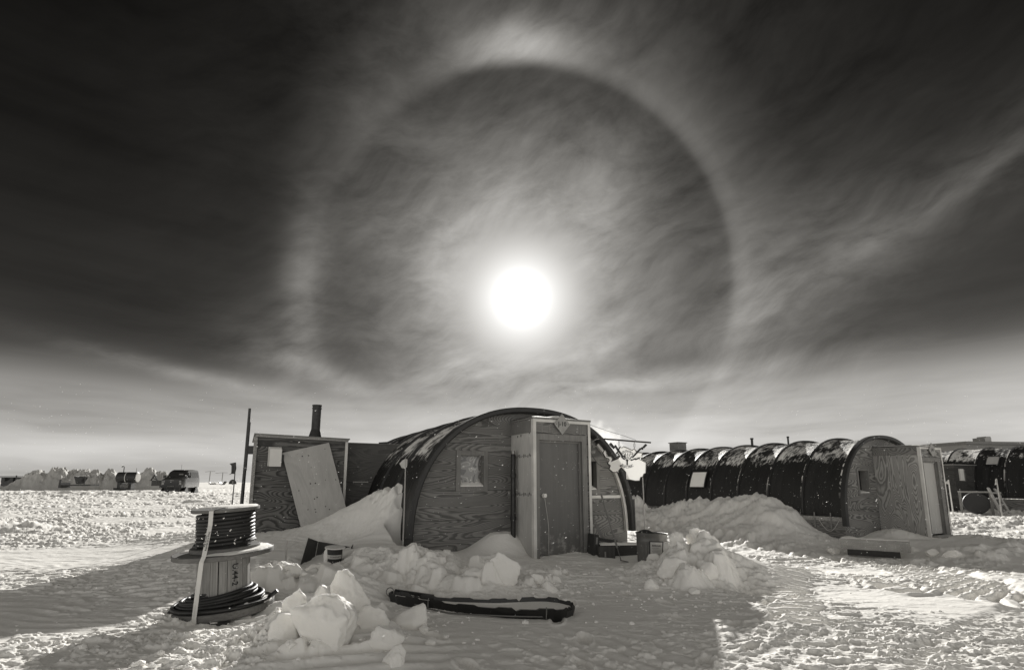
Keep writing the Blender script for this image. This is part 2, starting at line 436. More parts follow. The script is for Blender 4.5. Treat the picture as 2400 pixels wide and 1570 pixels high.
def ss(x, a, b):
    t = np.clip((x - a) / (b - a), 0, 1); return t * t * (3 - 2 * t)

# ------------------------------------------------------------------ frames of the camp grid (all huts stand parallel)
ANG = R(27.5); CA, SA = math.cos(ANG), math.sin(ANG)
O1 = Vector((-1.79, 9.08, 0.05))
class Frame:
    def __init__(s, o, a=ANG): s.o = Vector(o); s.a = a; s.c = math.cos(a); s.s = math.sin(a)
    def w(s, u, v, z=0.0): return Vector((s.o.x + u * s.c - v * s.s, s.o.y + u * s.s + v * s.c, s.o.z + z))
    def inv(s, x, y):
        dx_, dy_ = x - s.o.x, y - s.o.y; return dx_ * s.c + dy_ * s.s, -dx_ * s.s + dy_ * s.c
    def pl(s, px, py, v):
        """where the sight line to that point of the facade meets the plane v: (u, z)"""
        d = ray(px, py); n = Vector((-s.s, s.c, 0)); c0 = Vector((0, 0, CAMH))
        t = ((s.w(0, v) - c0).dot(n)) / d.dot(n); p = c0 + d * t; u, _ = s.inv(p.x, p.y); return u, p.z - s.o.z
    def pu(s, px, py, u):
        d = ray(px, py); n = Vector((s.c, s.s, 0)); c0 = Vector((0, 0, CAMH))
        t = ((s.w(u, 0) - c0).dot(n)) / d.dot(n); p = c0 + d * t; _, v = s.inv(p.x, p.y); return v, p.z - s.o.z
F1 = Frame(O1)
F2 = Frame((9.84, 15.57, -0.28))
F3 = Frame((24.5, 24.0, 0.0))

# ------------------------------------------------------------------ ground relief
def basez(x, y):
    x = np.asarray(x, float); y = np.asarray(y, float)
    b = -0.50 * ss(x, 1.0, 6.5) * ss(y, 6.5, 12.5) * (1 - ss(y, 22, 32)) * (1 - .9 * ss(x, 14, 20))
    b = b + 0.0052 * np.clip(-x - 6, 0, 60) * ss(y, 14, 40) * (1 - ss(y, 90, 200))
    return b
def GB(px, py):
    z = 0.0
    for _ in range(6): p = G(px, py, z); z = float(basez(p.x, p.y))
    return G(px, py, z)
_ctl = []
def cp(px, py, Y): p = at(px, py, Y); _ctl.append((p.x, p.y, p.z))
def cw(x, y, z): _ctl.append((x, y, z))
# drift against hut and shed
for a in [(935, 1138, 10.0), (905, 1154, 10.8), (866, 1180, 12.0), (815, 1196, 11.6), (757, 1214, 11.3), (705, 1238, 11.1), (640, 1248, 10.8), (594, 1252, 10.6), (562, 1262, 10.2),
          (850, 1232, 9.8), (750, 1262, 9.6), (900, 1215, 9.5), (935, 1240, 9.1), (870, 1268, 8.8), (650, 1275, 9.2), (790, 1290, 8.4), (700, 1300, 8.3), (590, 1300, 8.4),
          # debris mound
          (830, 1291, 7.9), (900, 1283, 7.9), (970, 1281, 7.9), (1040, 1290, 7.85), (1110, 1305, 7.7), (1200, 1332, 7.4), (1290, 1352, 7.2), (1345, 1372, 7.0), (740, 1338, 7.3), (782, 1324, 7.8), (720, 1322, 8.0), (630, 1340, 7.1),
          (900, 1345, 7.0), (1000, 1350, 7.0), (1100, 1360, 6.8), (800, 1370, 6.7), (700, 1390, 6.5),
          # foot of the hut front
          (985, 1283, 9.0), (1050, 1299, 9.0), (1120, 1290, 9.4), (1165, 1268, 9.6), (1185, 1248, 9.75), (1150, 1310, 8.6), (1440, 1312, 9.3), (1390, 1312, 9.1),
          # mound by the can
          (1540, 1312, 8.2), (1592, 1276, 7.9), (1640, 1262, 7.9), (1680, 1285, 7.8), (1500, 1325, 8.0), (1560, 1340, 7.3), (1640, 1340, 7.2), (1700, 1375, 6.9), (1620, 1380, 6.7), (1740, 1390, 7.0), (1450, 1350, 7.4),
          # berm along the far hut
          (1905, 1242, 16.2), (1862, 1197, 16.8), (1790, 1170, 17.6), (1700, 1170, 19.2), (1600, 1176, 21.0), (1480, 1166, 23.8), (1420, 1166, 25.5),
          (1700, 1222, 18.0), (1600, 1215, 20.0), (1800, 1235, 16.3), (1520, 1203, 22.4), (1890, 1268, 15.3), (1740, 1255, 16.3), (1960, 1286, 14.7), (1620, 1235, 18.6),
          # low mound by the second porch
          (2200, 1262, 13.8), (2290, 1262, 13.4), (2250, 1300, 12.2), (2380, 1275, 13.0), (2150, 1275, 13.6), (2060, 1262, 14.9), (2090, 1268, 14.0)]:
    cp(*a)
for u_ in (.5, 1.0, 1.5):
    for v_ in (-.45, -.9): q_ = F1.w(u_, v_); cw(q_.x, q_.y, .10)
for u_, v_, z_ in ((2.05, -.86, .02), (1.98, -.55, .08), (2.6, -.92, .03), (3.25, -.92, .05), (2.3, -1.6, .0), (3.0, -1.6, .0)): q_ = F1.w(u_, v_); cw(q_.x, q_.y, z_)
for u_ in (.8, 1.6, 2.4, 3.2, 4.1):
    for v_ in (.5, 2.0): q_ = F1.w(u_, v_); cw(q_.x, q_.y, .12 if not (1.4 < u_ < 2.2 and v_ < 1) else .35)
for u_ in (3.9, 4.7): q_ = F1.w(u_, -1.15); cw(q_.x, q_.y, .05)
for u_, v_, z_ in ((.4, -.3, -.30), (1.3, -.3, -.18), (1.75, -.5, -.02), (2.6, -1.5, -.26), (3.2, -1.5, -.20), (1, 1, -.25), (3, 1, -.25), (2.4, -.6, -.25), (1.2, -1.1, -.36)):
    q_ = F2.w(u_, v_); cw(q_.x, q_.y, z_)
for x in (-9, -6, -3.2, 0, 2.5, 5, 8):
    for y in (1.5, 4.0): cw(x, y, 0)
for x, y in [(-3, 5.6), (-1.6, 5.5), (0, 5.6), (1.2, 5.8), (2.5, 5.6), (3.3, 6.5), (4.2, 7.5), (5, 6), (6.5, 8), (4.8, 9.5), (-4.8, 6.5), (-5.5, 8), (-7, 10), (-9, 13), (-12, 9), (-8, 6), (-6.6, 17),
             (8, 10), (6.5, 11), (5.5, 12.5), (3.8, 12), (9.5, 11), (11, 11), (13, 10), (16, 12), (3.5, 15), (4.2, 17.5), (12, 5), (-12, 20), (0.5, 14), (1, 18), (20, 15), (18, 18), (16, 16), (3, 30), (12, 30), (-12, 30), (25, 24), (20, 22)]:
    cw(x, y, float(basez(x, y)))
for a in [(1480, 1232), (1560, 1248), (1640, 1266), (1720, 1282), (1820, 1290), (1900, 1296), (2000, 1302), (2110, 1310), (2200, 1330), (2330, 1345)]:
    p = GB(*a); cw(p.x, p.y, p.z)
_c = np.array(_ctl); _P = _c[:, :2]; _Z = _c[:, 2] - basez(_c[:, 0], _c[:, 1])
def _tps(r2): return 0.5 * r2 * np.log(r2 + 1e-9)
n_ = len(_P); d2 = ((_P[:, None] - _P[None]) ** 2).sum(-1)
A_ = np.zeros((n_ + 3, n_ + 3)); A_[:n_, :n_] = _tps(d2) + np.eye(n_) * 0.006
A_[:n_, n_] = 1; A_[:n_, n_ + 1:] = _P; A_[n_, :n_] = 1; A_[n_ + 1:, :n_] = _P.T
W_ = np.linalg.solve(A_, np.concatenate([_Z, np.zeros(3)]))
def relief(x, y):
    v = np.full(x.shape, W_[n_])
    v += W_[n_ + 1] * x + W_[n_ + 2] * y
    for i in range(n_): v += W_[i] * _tps((x - _P[i, 0]) ** 2 + (y - _P[i, 1]) ** 2)
    return v
def polydist(x, y, pts):
    """distance (signed to the left) and arc length along a polyline"""
    best = np.full(x.shape, 1e9); sd_ = np.zeros(x.shape); al = np.zeros(x.shape); L = 0
    for (ax, ay), (bx, by) in zip(pts[:-1], pts[1:]):
        ux, uy = bx - ax, by - ay; l = math.hypot(ux, uy); ux /= l; uy /= l
        t = np.clip((x - ax) * ux + (y - ay) * uy, 0, l); qx = ax + ux * t; qy = ay + uy * t
        d = np.hypot(x - qx, y - qy); m = d < best
        best = np.where(m, d, best); sd_ = np.where(m, (x - ax) * -uy + (y - ay) * ux, sd_); al = np.where(m, L + t, al); L += l
    return best, sd_, al
def gp(lst, z=0): return [(GB(a, b).x, GB(a, b).y) for a, b in lst]
def lugs(x, y, pts, wd, per, dep, slant=0.0, rim=0.012):
    d, sg, al = polydist(x, y, pts)
    d = np.abs(d + pn(x * 2.6, y * 2.6, 66) * wd * .4)
    al2 = al + slant * sg + pn(x * 1.6, y * 1.6, 77) * per * 0.22
    inside = 1 - ss(d, wd * .8, wd * 1.0)
    prof = np.clip(0.5 + 0.8 * np.sin(2 * np.pi * al2 / per), 0, 1)
    brk = 0.45 + 0.55 * ss(pn(x * 3.1, y * 3.1, 5), -.4, .25)
    edge = np.exp(-((d - wd) / (wd * .3)) ** 2)
    wide = 1 - ss(d, wd * .95, wd * 1.25); return dep * (prof - .62) * inside * brk + (dep > .07) * (-.030 * wide + .038 * np.exp(-((d - wd * 1.35) / (wd * .22)) ** 2) * (.6 + .6 * pn(x * 4, y * 4, 9)))
PRINTS = []
PLATES = []
def height(x, y, detail=True):
    x = np.asarray(x, float); y = np.asarray(y, float); shp = x.shape; x = x.ravel(); y = y.ravel()
    b = basez(x, y); r = np.hypot(x, y)
    near = (r < 60) & (y > -4)
    h = np.zeros(x.shape)
    if near.any():
        xn, yn = x[near], y[near]
        wgt = (1 - ss(np.hypot(xn - 2, yn - 12), 17, 26))
        hr = relief(xn, yn) * wgt
        u, v = F1.inv(xn, yn)
        # scooped hollow in front of the hut's bow, where the drift breaks off
        cut = ss(u, -.28, -.14) * (1 - ss(v, .42, .62)) * (1 - ss(u, 5.2, 5.6))
        hr = np.where(cut > 0, hr * (1 - cut) + np.minimum(hr, .40) * cut, hr)
        ch = ss(u, -.32, -.2) * (1 - ss(u, .42, .7)) * (1 - ss(v, .35, .55)) * ss(v, -.55, -.2)
        hr = hr * (1 - ch) + np.minimum(hr, .16) * ch
        h[near] = hr
    h += b
    if not detail: return h.reshape(shp)
    # ---- relief texture: wind crust and trodden snow
    lf = pn(x * .35, y * .35, 3); lf2 = pn(x * .9 + 9, y * .9, 4)
    amp_far = np.clip(r / 9.0, .7, 6.0)
    # smooth drift zones keep calm
    u, v = F1.inv(x, y)
    calm = np.zeros(x.shape)
    def cm(px, py, Y, rx, ry, k=1.0):
        p = at(px, py, Y); return k * np.exp(-((x - p.x) / rx) ** 2 - ((y - p.y) / ry) ** 2)
    calm = np.maximum.reduce([cm(850, 1230, 10, 2.6, 1.8), cm(900, 1290, 8, 1.8, .9, .8), cm(1300, 1330, 8.3, 2.2, 1.6, .55), cm(1100, 1470, 5.2, 1.3, .8, .7), cm(1640, 1230, 17, 4.2, 3.2, .55),
                              cm(2000, 1400, 6.6, 1.1, .8, .85), cm(1850, 1320, 10.5, 2.8, 1.8, .75), cm(1200, 1500, 4.6, 1.7, .8, .6), cm(1000, 1300, 9.3, 2.5, .7)])
    rough = 1 - calm * .93
    rg = 1 - np.abs(fbm(x * 1.3 + lf * .4, y * 3.4, 11, 4, .55)) * 1.6
    t1 = fbm(x * 2.6, y * 7.0 + lf2, 21, 4, .6)
    chat = ss(t1, .10, .42) * .026 + fbm(x * 8, y * 17, 31, 3, .6) * .006
    t2 = fbm(x * .9, y * 2.3, 41, 4, .55)
    flat = .12 + 1.0 * ss(pn(x * .22 + 4, y * .34, 140) + lf * .6 + lf2 * .35, -.42, .38)
    h += rough * flat * (chat * .80 * (1 + .25 * (amp_far - 1)) + np.clip(rg, 0, 1) ** 3 * .009)
    h += rough * t2 * .0075 * np.clip(r / 9.0, .7, 3.2) ** 1.3
    h += rough * ss(r, 9, 16) * (1 - ss(r, 60, 120)) * ss(fbm(x * 1.8, y * 5.2, 45, 4, .6), .05, .45) * .042 * np.clip(r / 16, .5, 2.0) * flat
    farw = ss(r, 12, 30)
    h += farw * (fbm(x * .30, y * .75, 51, 4, .6) * .045 * np.clip(r / 25, .5, 2.2)) * (1 - ss(r, 150, 400))
    h += lf * .02
    # berm: hacked and wind-eaten snow along the far hut; ragged lip where snow meets canvas
    u2, v2 = F2.inv(x, y); bm_ = ss(u2, -6.5, -3.5) * (1 - ss(u2, .8, 1.6)) * ss(v2, .3, 1.6) * (1 - ss(v2, 15, 18))
    h += bm_ * (fbm(x * 1.1, y * 1.1, 120, 4, .58) * .10 - np.abs(fbm(x * .8 + y * .5, y * .8, 125, 3, .5)) * .12 + fbm(x * 5, y * 5, 128, 3, .6) * .022 + .03)
    bl_ = ss(u, -3.4, -1.2) * (1 - ss(u, -.1, .3)) * ss(v, .3, .6) * (1 - ss(v, 3.0, 3.8))
    h += bl_ * (fbm(x * 1.3 + 3, y * 1.3, 131, 3, .5) * .03 + fbm(x * 6, y * 3, 133, 3, .6) * .012) + ss(u, -.45, -.1) * (1 - ss(u, .2, .5)) * ss(v, .5, .8) * (1 - ss(v, 3.4, 4)) * pn(x * 7, y * 7, 135) * .10
    # ---- wind ripples in the shaded left part (long low ridges)
    rl = ss(-x, 1.2, 2.2) * (1 - ss(y, 8.5, 11)) * ss(y, 1, 3)
    q = y * 1.0 + x * .28 + pn(x * .7, y * .7, 61) * .35
    h += rl * (np.sin(q * 2 * np.pi / .23) * .5 + .5) ** 1.5 * .012 * (0.5 + pn(x * 1.7, y * 2.5, 62)) * 1.2
    # ---- wheel and track prints on the right
    if near.any():
        m = near & (x > -1) & (x < 26)
        xm, ym = x[m], y[m]; a = np.zeros(xm.shape)
        a += lugs(xm, ym, gp([(1440, 1226), (1560, 1244), (1681, 1265), (1802, 1287), (2003, 1314), (2138, 1320), (2272, 1336), (2420, 1353)], -.12), .40, .46, .17, .5)
        a += lugs(xm, ym, gp([(1690, 1292), (1758, 1312), (1835, 1324), (1900, 1333), (1953, 1341), (2003, 1351), (2060, 1362), (2120, 1380)]), .24, .44, .16, .2)
        a += lugs(xm, ym, gp([(1690, 1310), (1770, 1330), (1850, 1345)]), .24, .42, .12, .3)
        a += lugs(xm, ym, gp([(1845, 1330), (1850, 1370), (1856, 1410), (1866, 1470)]), .30, .165, .06, .0)
        a += lugs(xm, ym, gp([(2110, 1322), (2190, 1345), (2270, 1375), (2345, 1400)]), .46, .27, .075, 1.2)
        # straight chain ruts along the lane
        d, sg, al = polydist(xm, ym, gp([(1700, 1300), (1950, 1345), (2200, 1372), (2420, 1395)]))
        a += (1 - ss(d, .5, 1.4)) * np.sin(sg * 2 * np.pi / .11 + pn(xm, ym * 2, 70) * 2) * .007 * ss(pn(xm * 1.1, ym * 2, 71), -.3, .2)
        # fine tread field lower right
        d, sg, al = polydist(xm, ym, gp([(2080, 1640), (2104, 1525), (2171, 1485), (2255, 1445), (2340, 1418), (2460, 1398)]))
        ins = ss(-sg, 0, .12)
        a += ins * (np.sin(al * 2 * np.pi / .085 + pn(xm * 3, ym * 3, 72) * 2.0) * .011 * ss(pn(xm * 2.3, ym * 2.3, 73), -.45, .15) + fbm(xm * 9, ym * 9, 74, 3, .6) * .010 - .02)
        # lumpy trampled snow at the lower middle
        p = G(2050, 1500)
        bl = np.exp(-((xm - p.x) / 1.5) ** 2 - ((ym - p.y) / .7) ** 2)
        a += bl * ss(fbm(xm * 5.2, ym * 8.5, 75, 4, .6), .12, .5) * .022
        # fan of ploughed ridges on the mound's flank
        p = G(1700, 1370)
        bl = np.exp(-((xm - p.x - .35) / .6) ** 2 - ((ym - p.y) / .8) ** 2)
        a += bl * np.sin((xm * .75 + ym * .66) * 2 * np.pi / .15 + pn(xm * 1.5, ym * 1.5, 76)) * .018
        # diagonal tread in the shade
        p = G(1450, 1540)
        bl = np.exp(-((xm - p.x) / 1.1) ** 2 - ((ym - p.y) / .7) ** 2)
        a += bl * (np.sin((xm * .8 + ym * .6) * 2 * np.pi / .19 + pn(xm * 2, ym * 2, 78) * 2) * .010 + ss(fbm(xm * 5, ym * 5, 79, 3, .6), .1, .5) * .02)
        h[m] += a
        m = near & (x < 1.0) & (y < 12); xm, ym = x[m], y[m]; a = np.zeros(xm.shape)
        # crumbled snow in front of the reels and at the lower left
        for (px, py, rx, ry, k) in [(430, 1495, .6, .22, .035), (520, 1545, .55, .3, .04), (150, 1510, 1.2, .35, .03), (620, 1520, .4, .35, .04), (400, 1450, .35, .2, .04), (590, 1500, .5, .35, .04)]:
            p = G(px, py); bl = np.exp(-((xm - p.x) / rx) ** 2 - ((ym - p.y) / ry) ** 2)
            a += bl * ss(fbm(xm * 5.2, ym * 6.2, int(px), 4, .6), .02, .55) * k
        # ridge on which the reels stand
        p = G(500, 1462); a += -.07 * np.exp(-((xm - p.x) / .75) ** 2 - ((ym - p.y - .35) / .55) ** 2)
        # ploughed ridges below the snow blocks
        p = G(800, 1535); bl = np.exp(-((xm - p.x) / .75) ** 2 - ((ym - p.y) / .55) ** 2)
        a += bl * (np.sin((ym * .96 - xm * .22) * 2 * np.pi / .20 + pn(xm * 1.2, ym * 1.2, 80) * 1.6) * .024 + .05)
        for (px, py, rx, ry, k) in [(750, 1490, .42, .32, .20), (815, 1420, .42, .36, .24), (872, 1462, .34, .26, .10), (1110, 1395, .4, .3, .10), (1030, 1385, .35, .3, .09), (930, 1380, .4, .35, .10), (1175, 1355, .3, .28, .09), (680, 1425, .3, .25, .09), (905, 1510, .25, .2, .06), (650, 1480, .28, .24, .11)]:
            p = G(px, py); a += k * np.exp(-((xm - p.x) / rx) ** 2 - ((ym - p.y - ry * .3) / ry) ** 2)
        # rough debris texture on the mound
        p = at(940, 1340, 7.1); bl = np.exp(-((xm - p.x) / 1.7) ** 2 - ((ym - p.y) / .75) ** 2)
        f = fbm(xm * 2.3, ym * 2.6, 81, 3, .5); f2 = np.abs(fbm(xm * 1.7 + 3, ym * 2.2, 82, 3, .5))
        a += bl * (ss((f * 3.5) % 1, .75, 1.0) * .05 + np.floor(f * 3.5) / 3.5 * .12 + f * .03 - np.exp(-(f2 / .05) ** 2) * .04)
        h[m] += a
        # the mound by the can is craggy
        m = near & (x > 1.2) & (x < 4.2) & (y > 5.8) & (y < 9.4); xm, ym = x[m], y[m]
        p = at(1610, 1300, 7.7); bl = np.exp(-((xm - p.x) / .75) ** 2 - ((ym - p.y) / .65) ** 2)
        f = fbm(xm * 2.6, ym * 2.6, 91, 4, .55); f2 = np.abs(fbm(xm * 2.1 + 3, ym * 2.1, 92, 3, .5))
        h[m] += bl * (np.round(f * 4) / 4 * .12 + f * .07 - np.exp(-(f2 / .06) ** 2) * .05)
    for (cx_, cy_, ra, rb_, ro, z0_, tx_, ty_, sd2) in PLATES:
        m = near & (np.abs(x - cx_) < 2.2 * ra) & (np.abs(y - cy_) < 2.2 * ra)
        if not m.any(): continue
        xm, ym = x[m] - cx_, y[m] - cy_; c_, s_ = math.cos(ro), math.sin(ro); p = xm * c_ + ym * s_; q = -xm * s_ + ym * c_
        ang_ = np.arctan2(q / rb_, p / ra); k_ = 5 + sd2 % 3
        poly = np.cos(np.pi / k_) / np.cos(((ang_ + sd2) % (2 * np.pi / k_)) - np.pi / k_)
        d = np.hypot(p / ra, q / rb_) / poly / (1 + .22 * pn(xm * 7 + sd2, ym * 7, sd2))
        top = z0_ + tx_ * xm + ty_ * ym + .020 * pn(xm * 11, ym * 11, sd2 + 3) + .03 * pn(xm * 3.3, ym * 3.3, sd2 + 5) - np.clip(d - .75, 0, .25) ** 2 * .35 * ra * 4 - np.clip(d - 1, 0, 9) * 2.2 * ra
        hm = h[m]; e_ = .028; h[m] = np.maximum(hm, top) + e_ * .5 * np.exp(-np.abs(hm - top) / e_)
    for (cx_, cy_, ro) in PRINTS:
        m = near & (np.abs(x - cx_) < .4) & (np.abs(y - cy_) < .4)
        if not m.any(): continue
        xm, ym = x[m] - cx_, y[m] - cy_; c_, s_ = math.cos(ro), math.sin(ro); p = xm * c_ + ym * s_; q = -xm * s_ + ym * c_
        d = np.hypot(p / .062, q / .155); h[m] += -.032 * (1 - ss(d, .7, 1.05)) + .012 * np.exp(-((d - 1.25) / .22) ** 2) + .006 * np.sin(q * 2 * np.pi / .035) * (d < .9)
    # small lit crest at the far left
    p = G(30, 1245); q = np.exp(-((x - p.x + .3) / 1.3) ** 2 - ((y - p.y) / .7) ** 2)
    h += q * (.22 + .16 * np.clip(fbm(x * 2.2, y * 2.2, 95, 4, .6), 0, 1))
    # low bank under the far left machinery and the van
    for (px, py, Y, rx, ry, k) in [(200, 1165, 47, 9, 2.0, .35), (330, 1160, 50, 6, 1.6, .30), (400, 1166, 41, 4.2, 1.1, .24), (500, 1172, 33, 2.2, .8, .18)]:
        p = at(px, py, Y); h += k * np.exp(-((x - p.x) / rx) ** 2 - ((y - p.y) / ry) ** 2) * (.7 + .6 * fbm(x * .9, y * .9, 96, 3, .6))
    return h.reshape(shp)
_r = random.Random(23)
for path in ([(1385, 1565), (1330, 1450), (1300, 1380), (1310, 1335)], [(1600, 1440), (1480, 1390), (1420, 1350), (1340, 1335)], [(560, 1560), (640, 1480), (600, 1450)], [(1130, 1560), (1010, 1500), (960, 1490)], [(1700, 1560), (1760, 1470), (1850, 1400), (1950, 1370)]):
    pw = [Vector((GB(*q).x, GB(*q).y)) for q in path]; sd_k = 1
    for a_, b_ in zip(pw[:-1], pw[1:]):
        d_ = (b_ - a_); n_s = max(1, int(d_.length / .52)); dn_ = d_.normalized()
        for k in range(n_s):
            c_ = a_ + d_ * (k / n_s) + Vector((-dn_.y, dn_.x)) * .11 * sd_k + Vector((_r.uniform(-.06, .06), _r.uniform(-.06, .06))); sd_k = -sd_k
            PRINTS.append((c_.x, c_.y, math.atan2(dn_.y, dn_.x) - math.pi / 2 + _r.uniform(-.25, .25)))
PLATES = []
_r = random.Random(19); _L = []
for k in range(66):
    px = _r.uniform(650, 1330); f = (px - 640) / 700; py = _r.uniform(1308 + 40 * max(0, f - .25), 1425 - 62 * f); _L.append((px, py, _r.uniform(.07, .27) * (1 - .45 * f), .01, .08))
for k in range(22): _L.append((_r.uniform(650, 935), _r.uniform(1440, 1545), _r.uniform(.05, .14), .0, .05))
for k in range(44): _L.append((_r.uniform(1560, 1690), _r.uniform(1272, 1375), _r.uniform(.05, .15), .0, .07))
for k in range(14): _L.append((_r.uniform(2130, 2380), _r.uniform(1270, 1318), _r.uniform(.12, .4), .0, .05))
for k in range(26): _L.append((_r.uniform(600, 680), _r.uniform(1330, 1380), _r.uniform(.05, .14), .0, .07))
_pp = []
for px, py, ra, l0, l1 in _L:
    d = ray(px, py); t = np.geomspace(4, 22, 300); xs_, ys_ = d.x * t, d.y * t; k = int(np.argmax(CAMH + d.z * t < relief(xs_, ys_) + basez(xs_, ys_))); _pp.append((xs_[k], ys_[k], ra, l0, l1))
for x_, y_, ra, l0, l1 in _pp:
    z_ = float(height(np.array([x_]), np.array([y_]))[0]); ta = _r.uniform(0, 6.28); tm = _r.uniform(.05, .55)
    PLATES.append((x_, y_, ra, ra * _r.uniform(.55, .95), _r.uniform(0, 3.1), z_ + _r.uniform(l0, l1), math.cos(ta) * tm, math.sin(ta) * tm, _r.randint(1, 900)))
th = np.concatenate([np.linspace(-49, 49, 1250), np.linspace(49, 311, 60)[1:-1]])
rad = np.concatenate([np.linspace(.2, 2.6, 14)[:-1], np.geomspace(2.6, 15, 860)[:-1], np.geomspace(15, 70, 300)[:-1], np.geomspace(70, 6000, 60)])
TH, RD = np.meshgrid(R(1) * th, rad); X = RD * np.sin(TH); Y_ = RD * np.cos(TH)
Hh = height(X, Y_)
nr, nc = X.shape
verts = np.stack([X, Y_, Hh], -1).reshape(-1, 3)
verts = np.vstack([verts, [[0, 0, float(height(np.array([0.0]), np.array([0.0]))[0])]]])
i, j = np.meshgrid(np.arange(nr - 1), np.arange(nc), indexing='ij'); j2 = (j + 1) % nc
quads = np.stack([i * nc + j, i * nc + j2, (i + 1) * nc + j2, (i + 1) * nc + j], -1).reshape(-1, 4)[:, ::-1]
me = bpy.data.meshes.new('snow_ground'); nv = len(verts); nq = len(quads)
jj = np.arange(nc); tris = np.stack([np.full(nc, nv - 1), (jj + 1) % nc, jj], -1)
me.vertices.add(nv); me.vertices.foreach_set('co', verts.astype(np.float32).ravel())
me.loops.add(nq * 4 + nc * 3); me.loops.foreach_set('vertex_index', np.concatenate([quads.ravel(), tris.ravel()]).astype(np.int32))
me.polygons.add(nq + nc)
me.polygons.foreach_set('loop_start', np.concatenate([np.arange(nq) * 4, nq * 4 + np.arange(nc) * 3]).astype(np.int32))
me.polygons.foreach_set('use_smooth', np.ones(nq + nc, bool))
me.update(calc_edges=True); me.validate()
me.materials.append(M['snow'])
gr = bpy.data.objects.new('snow_ground', me); COL.objects.link(gr); kind(gr, 'structure')
def gz(x, y): return float(height(np.array([float(x)]), np.array([float(y)]))[0])
def onsnow(px, py):
    """march a sight line onto the snow"""
    d = ray(px, py); c0 = Vector((0, 0, CAMH)); t = np.geomspace(2.5, 80, 1500)
    xs, ys, zs = d.x * t, d.y * t, CAMH + d.z * t
    k = np.argmax(zs < height(xs, ys)); return Vector((xs[k], ys[k], zs[k]))

# ------------------------------------------------------------------ arched huts
W = 4.88
def archpt(t, H, h0, off=0.0, n=2.25):
    rx = W / 2 + off; rz = H - h0 + off
    c, s = math.cos(t), max(0.0, math.sin(t))
    return W / 2 - rx * math.copysign(abs(c) ** (2 / n), c), h0 + rz * s ** (2 / n)
def archz(x, H, h0, off=0.0, n=2.25):
    rx = W / 2 + off; rz = H - h0 + off; a = min(1, abs(x - W / 2) / rx); return h0 + rz * (1 - a ** n) ** (1 / n)
def arch_ts(k): return [math.pi * i / k for i in range(k + 1)]
def canvas_cover(t, mat, H, h0, bays, seed, t0=0.0, sag=.06, low=-.05, skip=None):
    per = 14; ny = bays * per; nt_ = 72; rng = random.Random(seed)
    vs = []; uv = []
    for i in range(ny + 1):
        y = i / per * 1.22; f = (i % per) / per
        for k in range(nt_ + 1):
            tt = math.pi * k / nt_; V = k / nt_
            s_ = sag * math.sin(math.pi * f) ** .8 * (0.35 + 0.65 * math.sin(tt) ** .5 if True else 1)
            wr = float(WR[i % WR.shape[0], k]) * min(1, 4 * f, 4 * (1 - f))
            x, z = archpt(tt, H, h0, .02 - s_ + wr * .018)
            vs.append((x, y, z)); uv.append((y + seed * 12.2, V))
    fs = []; 
    for i in range(ny):
        for k in range(nt_):
            a = i * (nt_ + 1) + k; fs.append((a, a + nt_ + 1, a + nt_ + 2, a + 1))
    me = bpy.data.meshes.new('canvas_cover'); me.from_pydata(vs, [], fs); me.materials.append(M[mat])
    l = me.uv_layers.new(name='UVMap'); dat = np.zeros((len(me.loops), 2), np.float32)
    vi = np.zeros(len(me.loops), np.int32); me.loops.foreach_get('vertex_index', vi); dat[:] = np.array(uv)[vi]
    l.data.foreach_set('uv', dat.ravel()); me.polygons.foreach_set('use_smooth', [True] * len(me.polygons))
    o = bpy.data.objects.new('canvas_cover', me); COL.objects.link(o); o.parent = t
    return o
_gx, _gy = np.meshgrid(np.arange(73) * .09, np.arange(200) * .45)
WR = fbm(_gx * .6, _gy, 300, 4, .6)
def ribs(t, H, h0, bays, first=1, mat='bow'):
    for i in range(first, bays + 1):
        m = MB(); y = i * 1.22; n = 36
        o = 0; vs = []
        for k in range(n + 1):
            tt = math.pi * k / n
            for dy_, off in ((-.035, .015), (-.028, .06), (.028, .06), (.035, .015)):
                x, z = archpt(tt, H, h0, off); vs.append((x, y + dy_, z))
        fs = [(k * 4 + a, k * 4 + a + 1, k * 4 + a + 5, k * 4 + a + 4) for k in range(n) for a in range(3)]
        m.add(vs, fs).build('rib', mat, t, True)
def front_bow(t, H, h0, depth=.17, out_=.05, in_=.10, low=-.3, right_cut=None, mat='bow'):
    m = MB(); n = 60; vs = []
    secs = [(.03, out_), (-depth + .02, out_), (-depth, out_ - .02), (-depth, -in_ + .02), (-depth + .02, -in_), (.10, -in_)]
    def ring(x1, z1, x2, z2): pass
    ts = arch_ts(n); pts = []
    for dy_, off in secs: pass
    rows = []
    for j_, tt in enumerate(ts):
        rows.append([(archpt(tt, H, h0, off)[0], dy_, archpt(tt, H, h0, off)[1]) for dy_, off in secs])
    left = [(p[0], p[1], low) for p in rows[0]]; right = [(p[0], p[1], low) for p in rows[-1]]
    rows = [left] + rows + ([right] if right_cut is None else [[(p[0], p[1], right_cut) for p in rows[-1]]])
    for r_ in rows: vs += r_
    k = len(secs)
    fs = [(a * k + b, a * k + b + 1, (a + 1) * k + b + 1, (a + 1) * k + b) for a in range(len(rows) - 1) for b in range(k - 1)]
    fs.append(tuple(range(k))); fs.append(tuple((len(rows) - 1) * k + b for b in range(k)))
    return m.add(vs, fs).build('front_bow', mat, t, True)
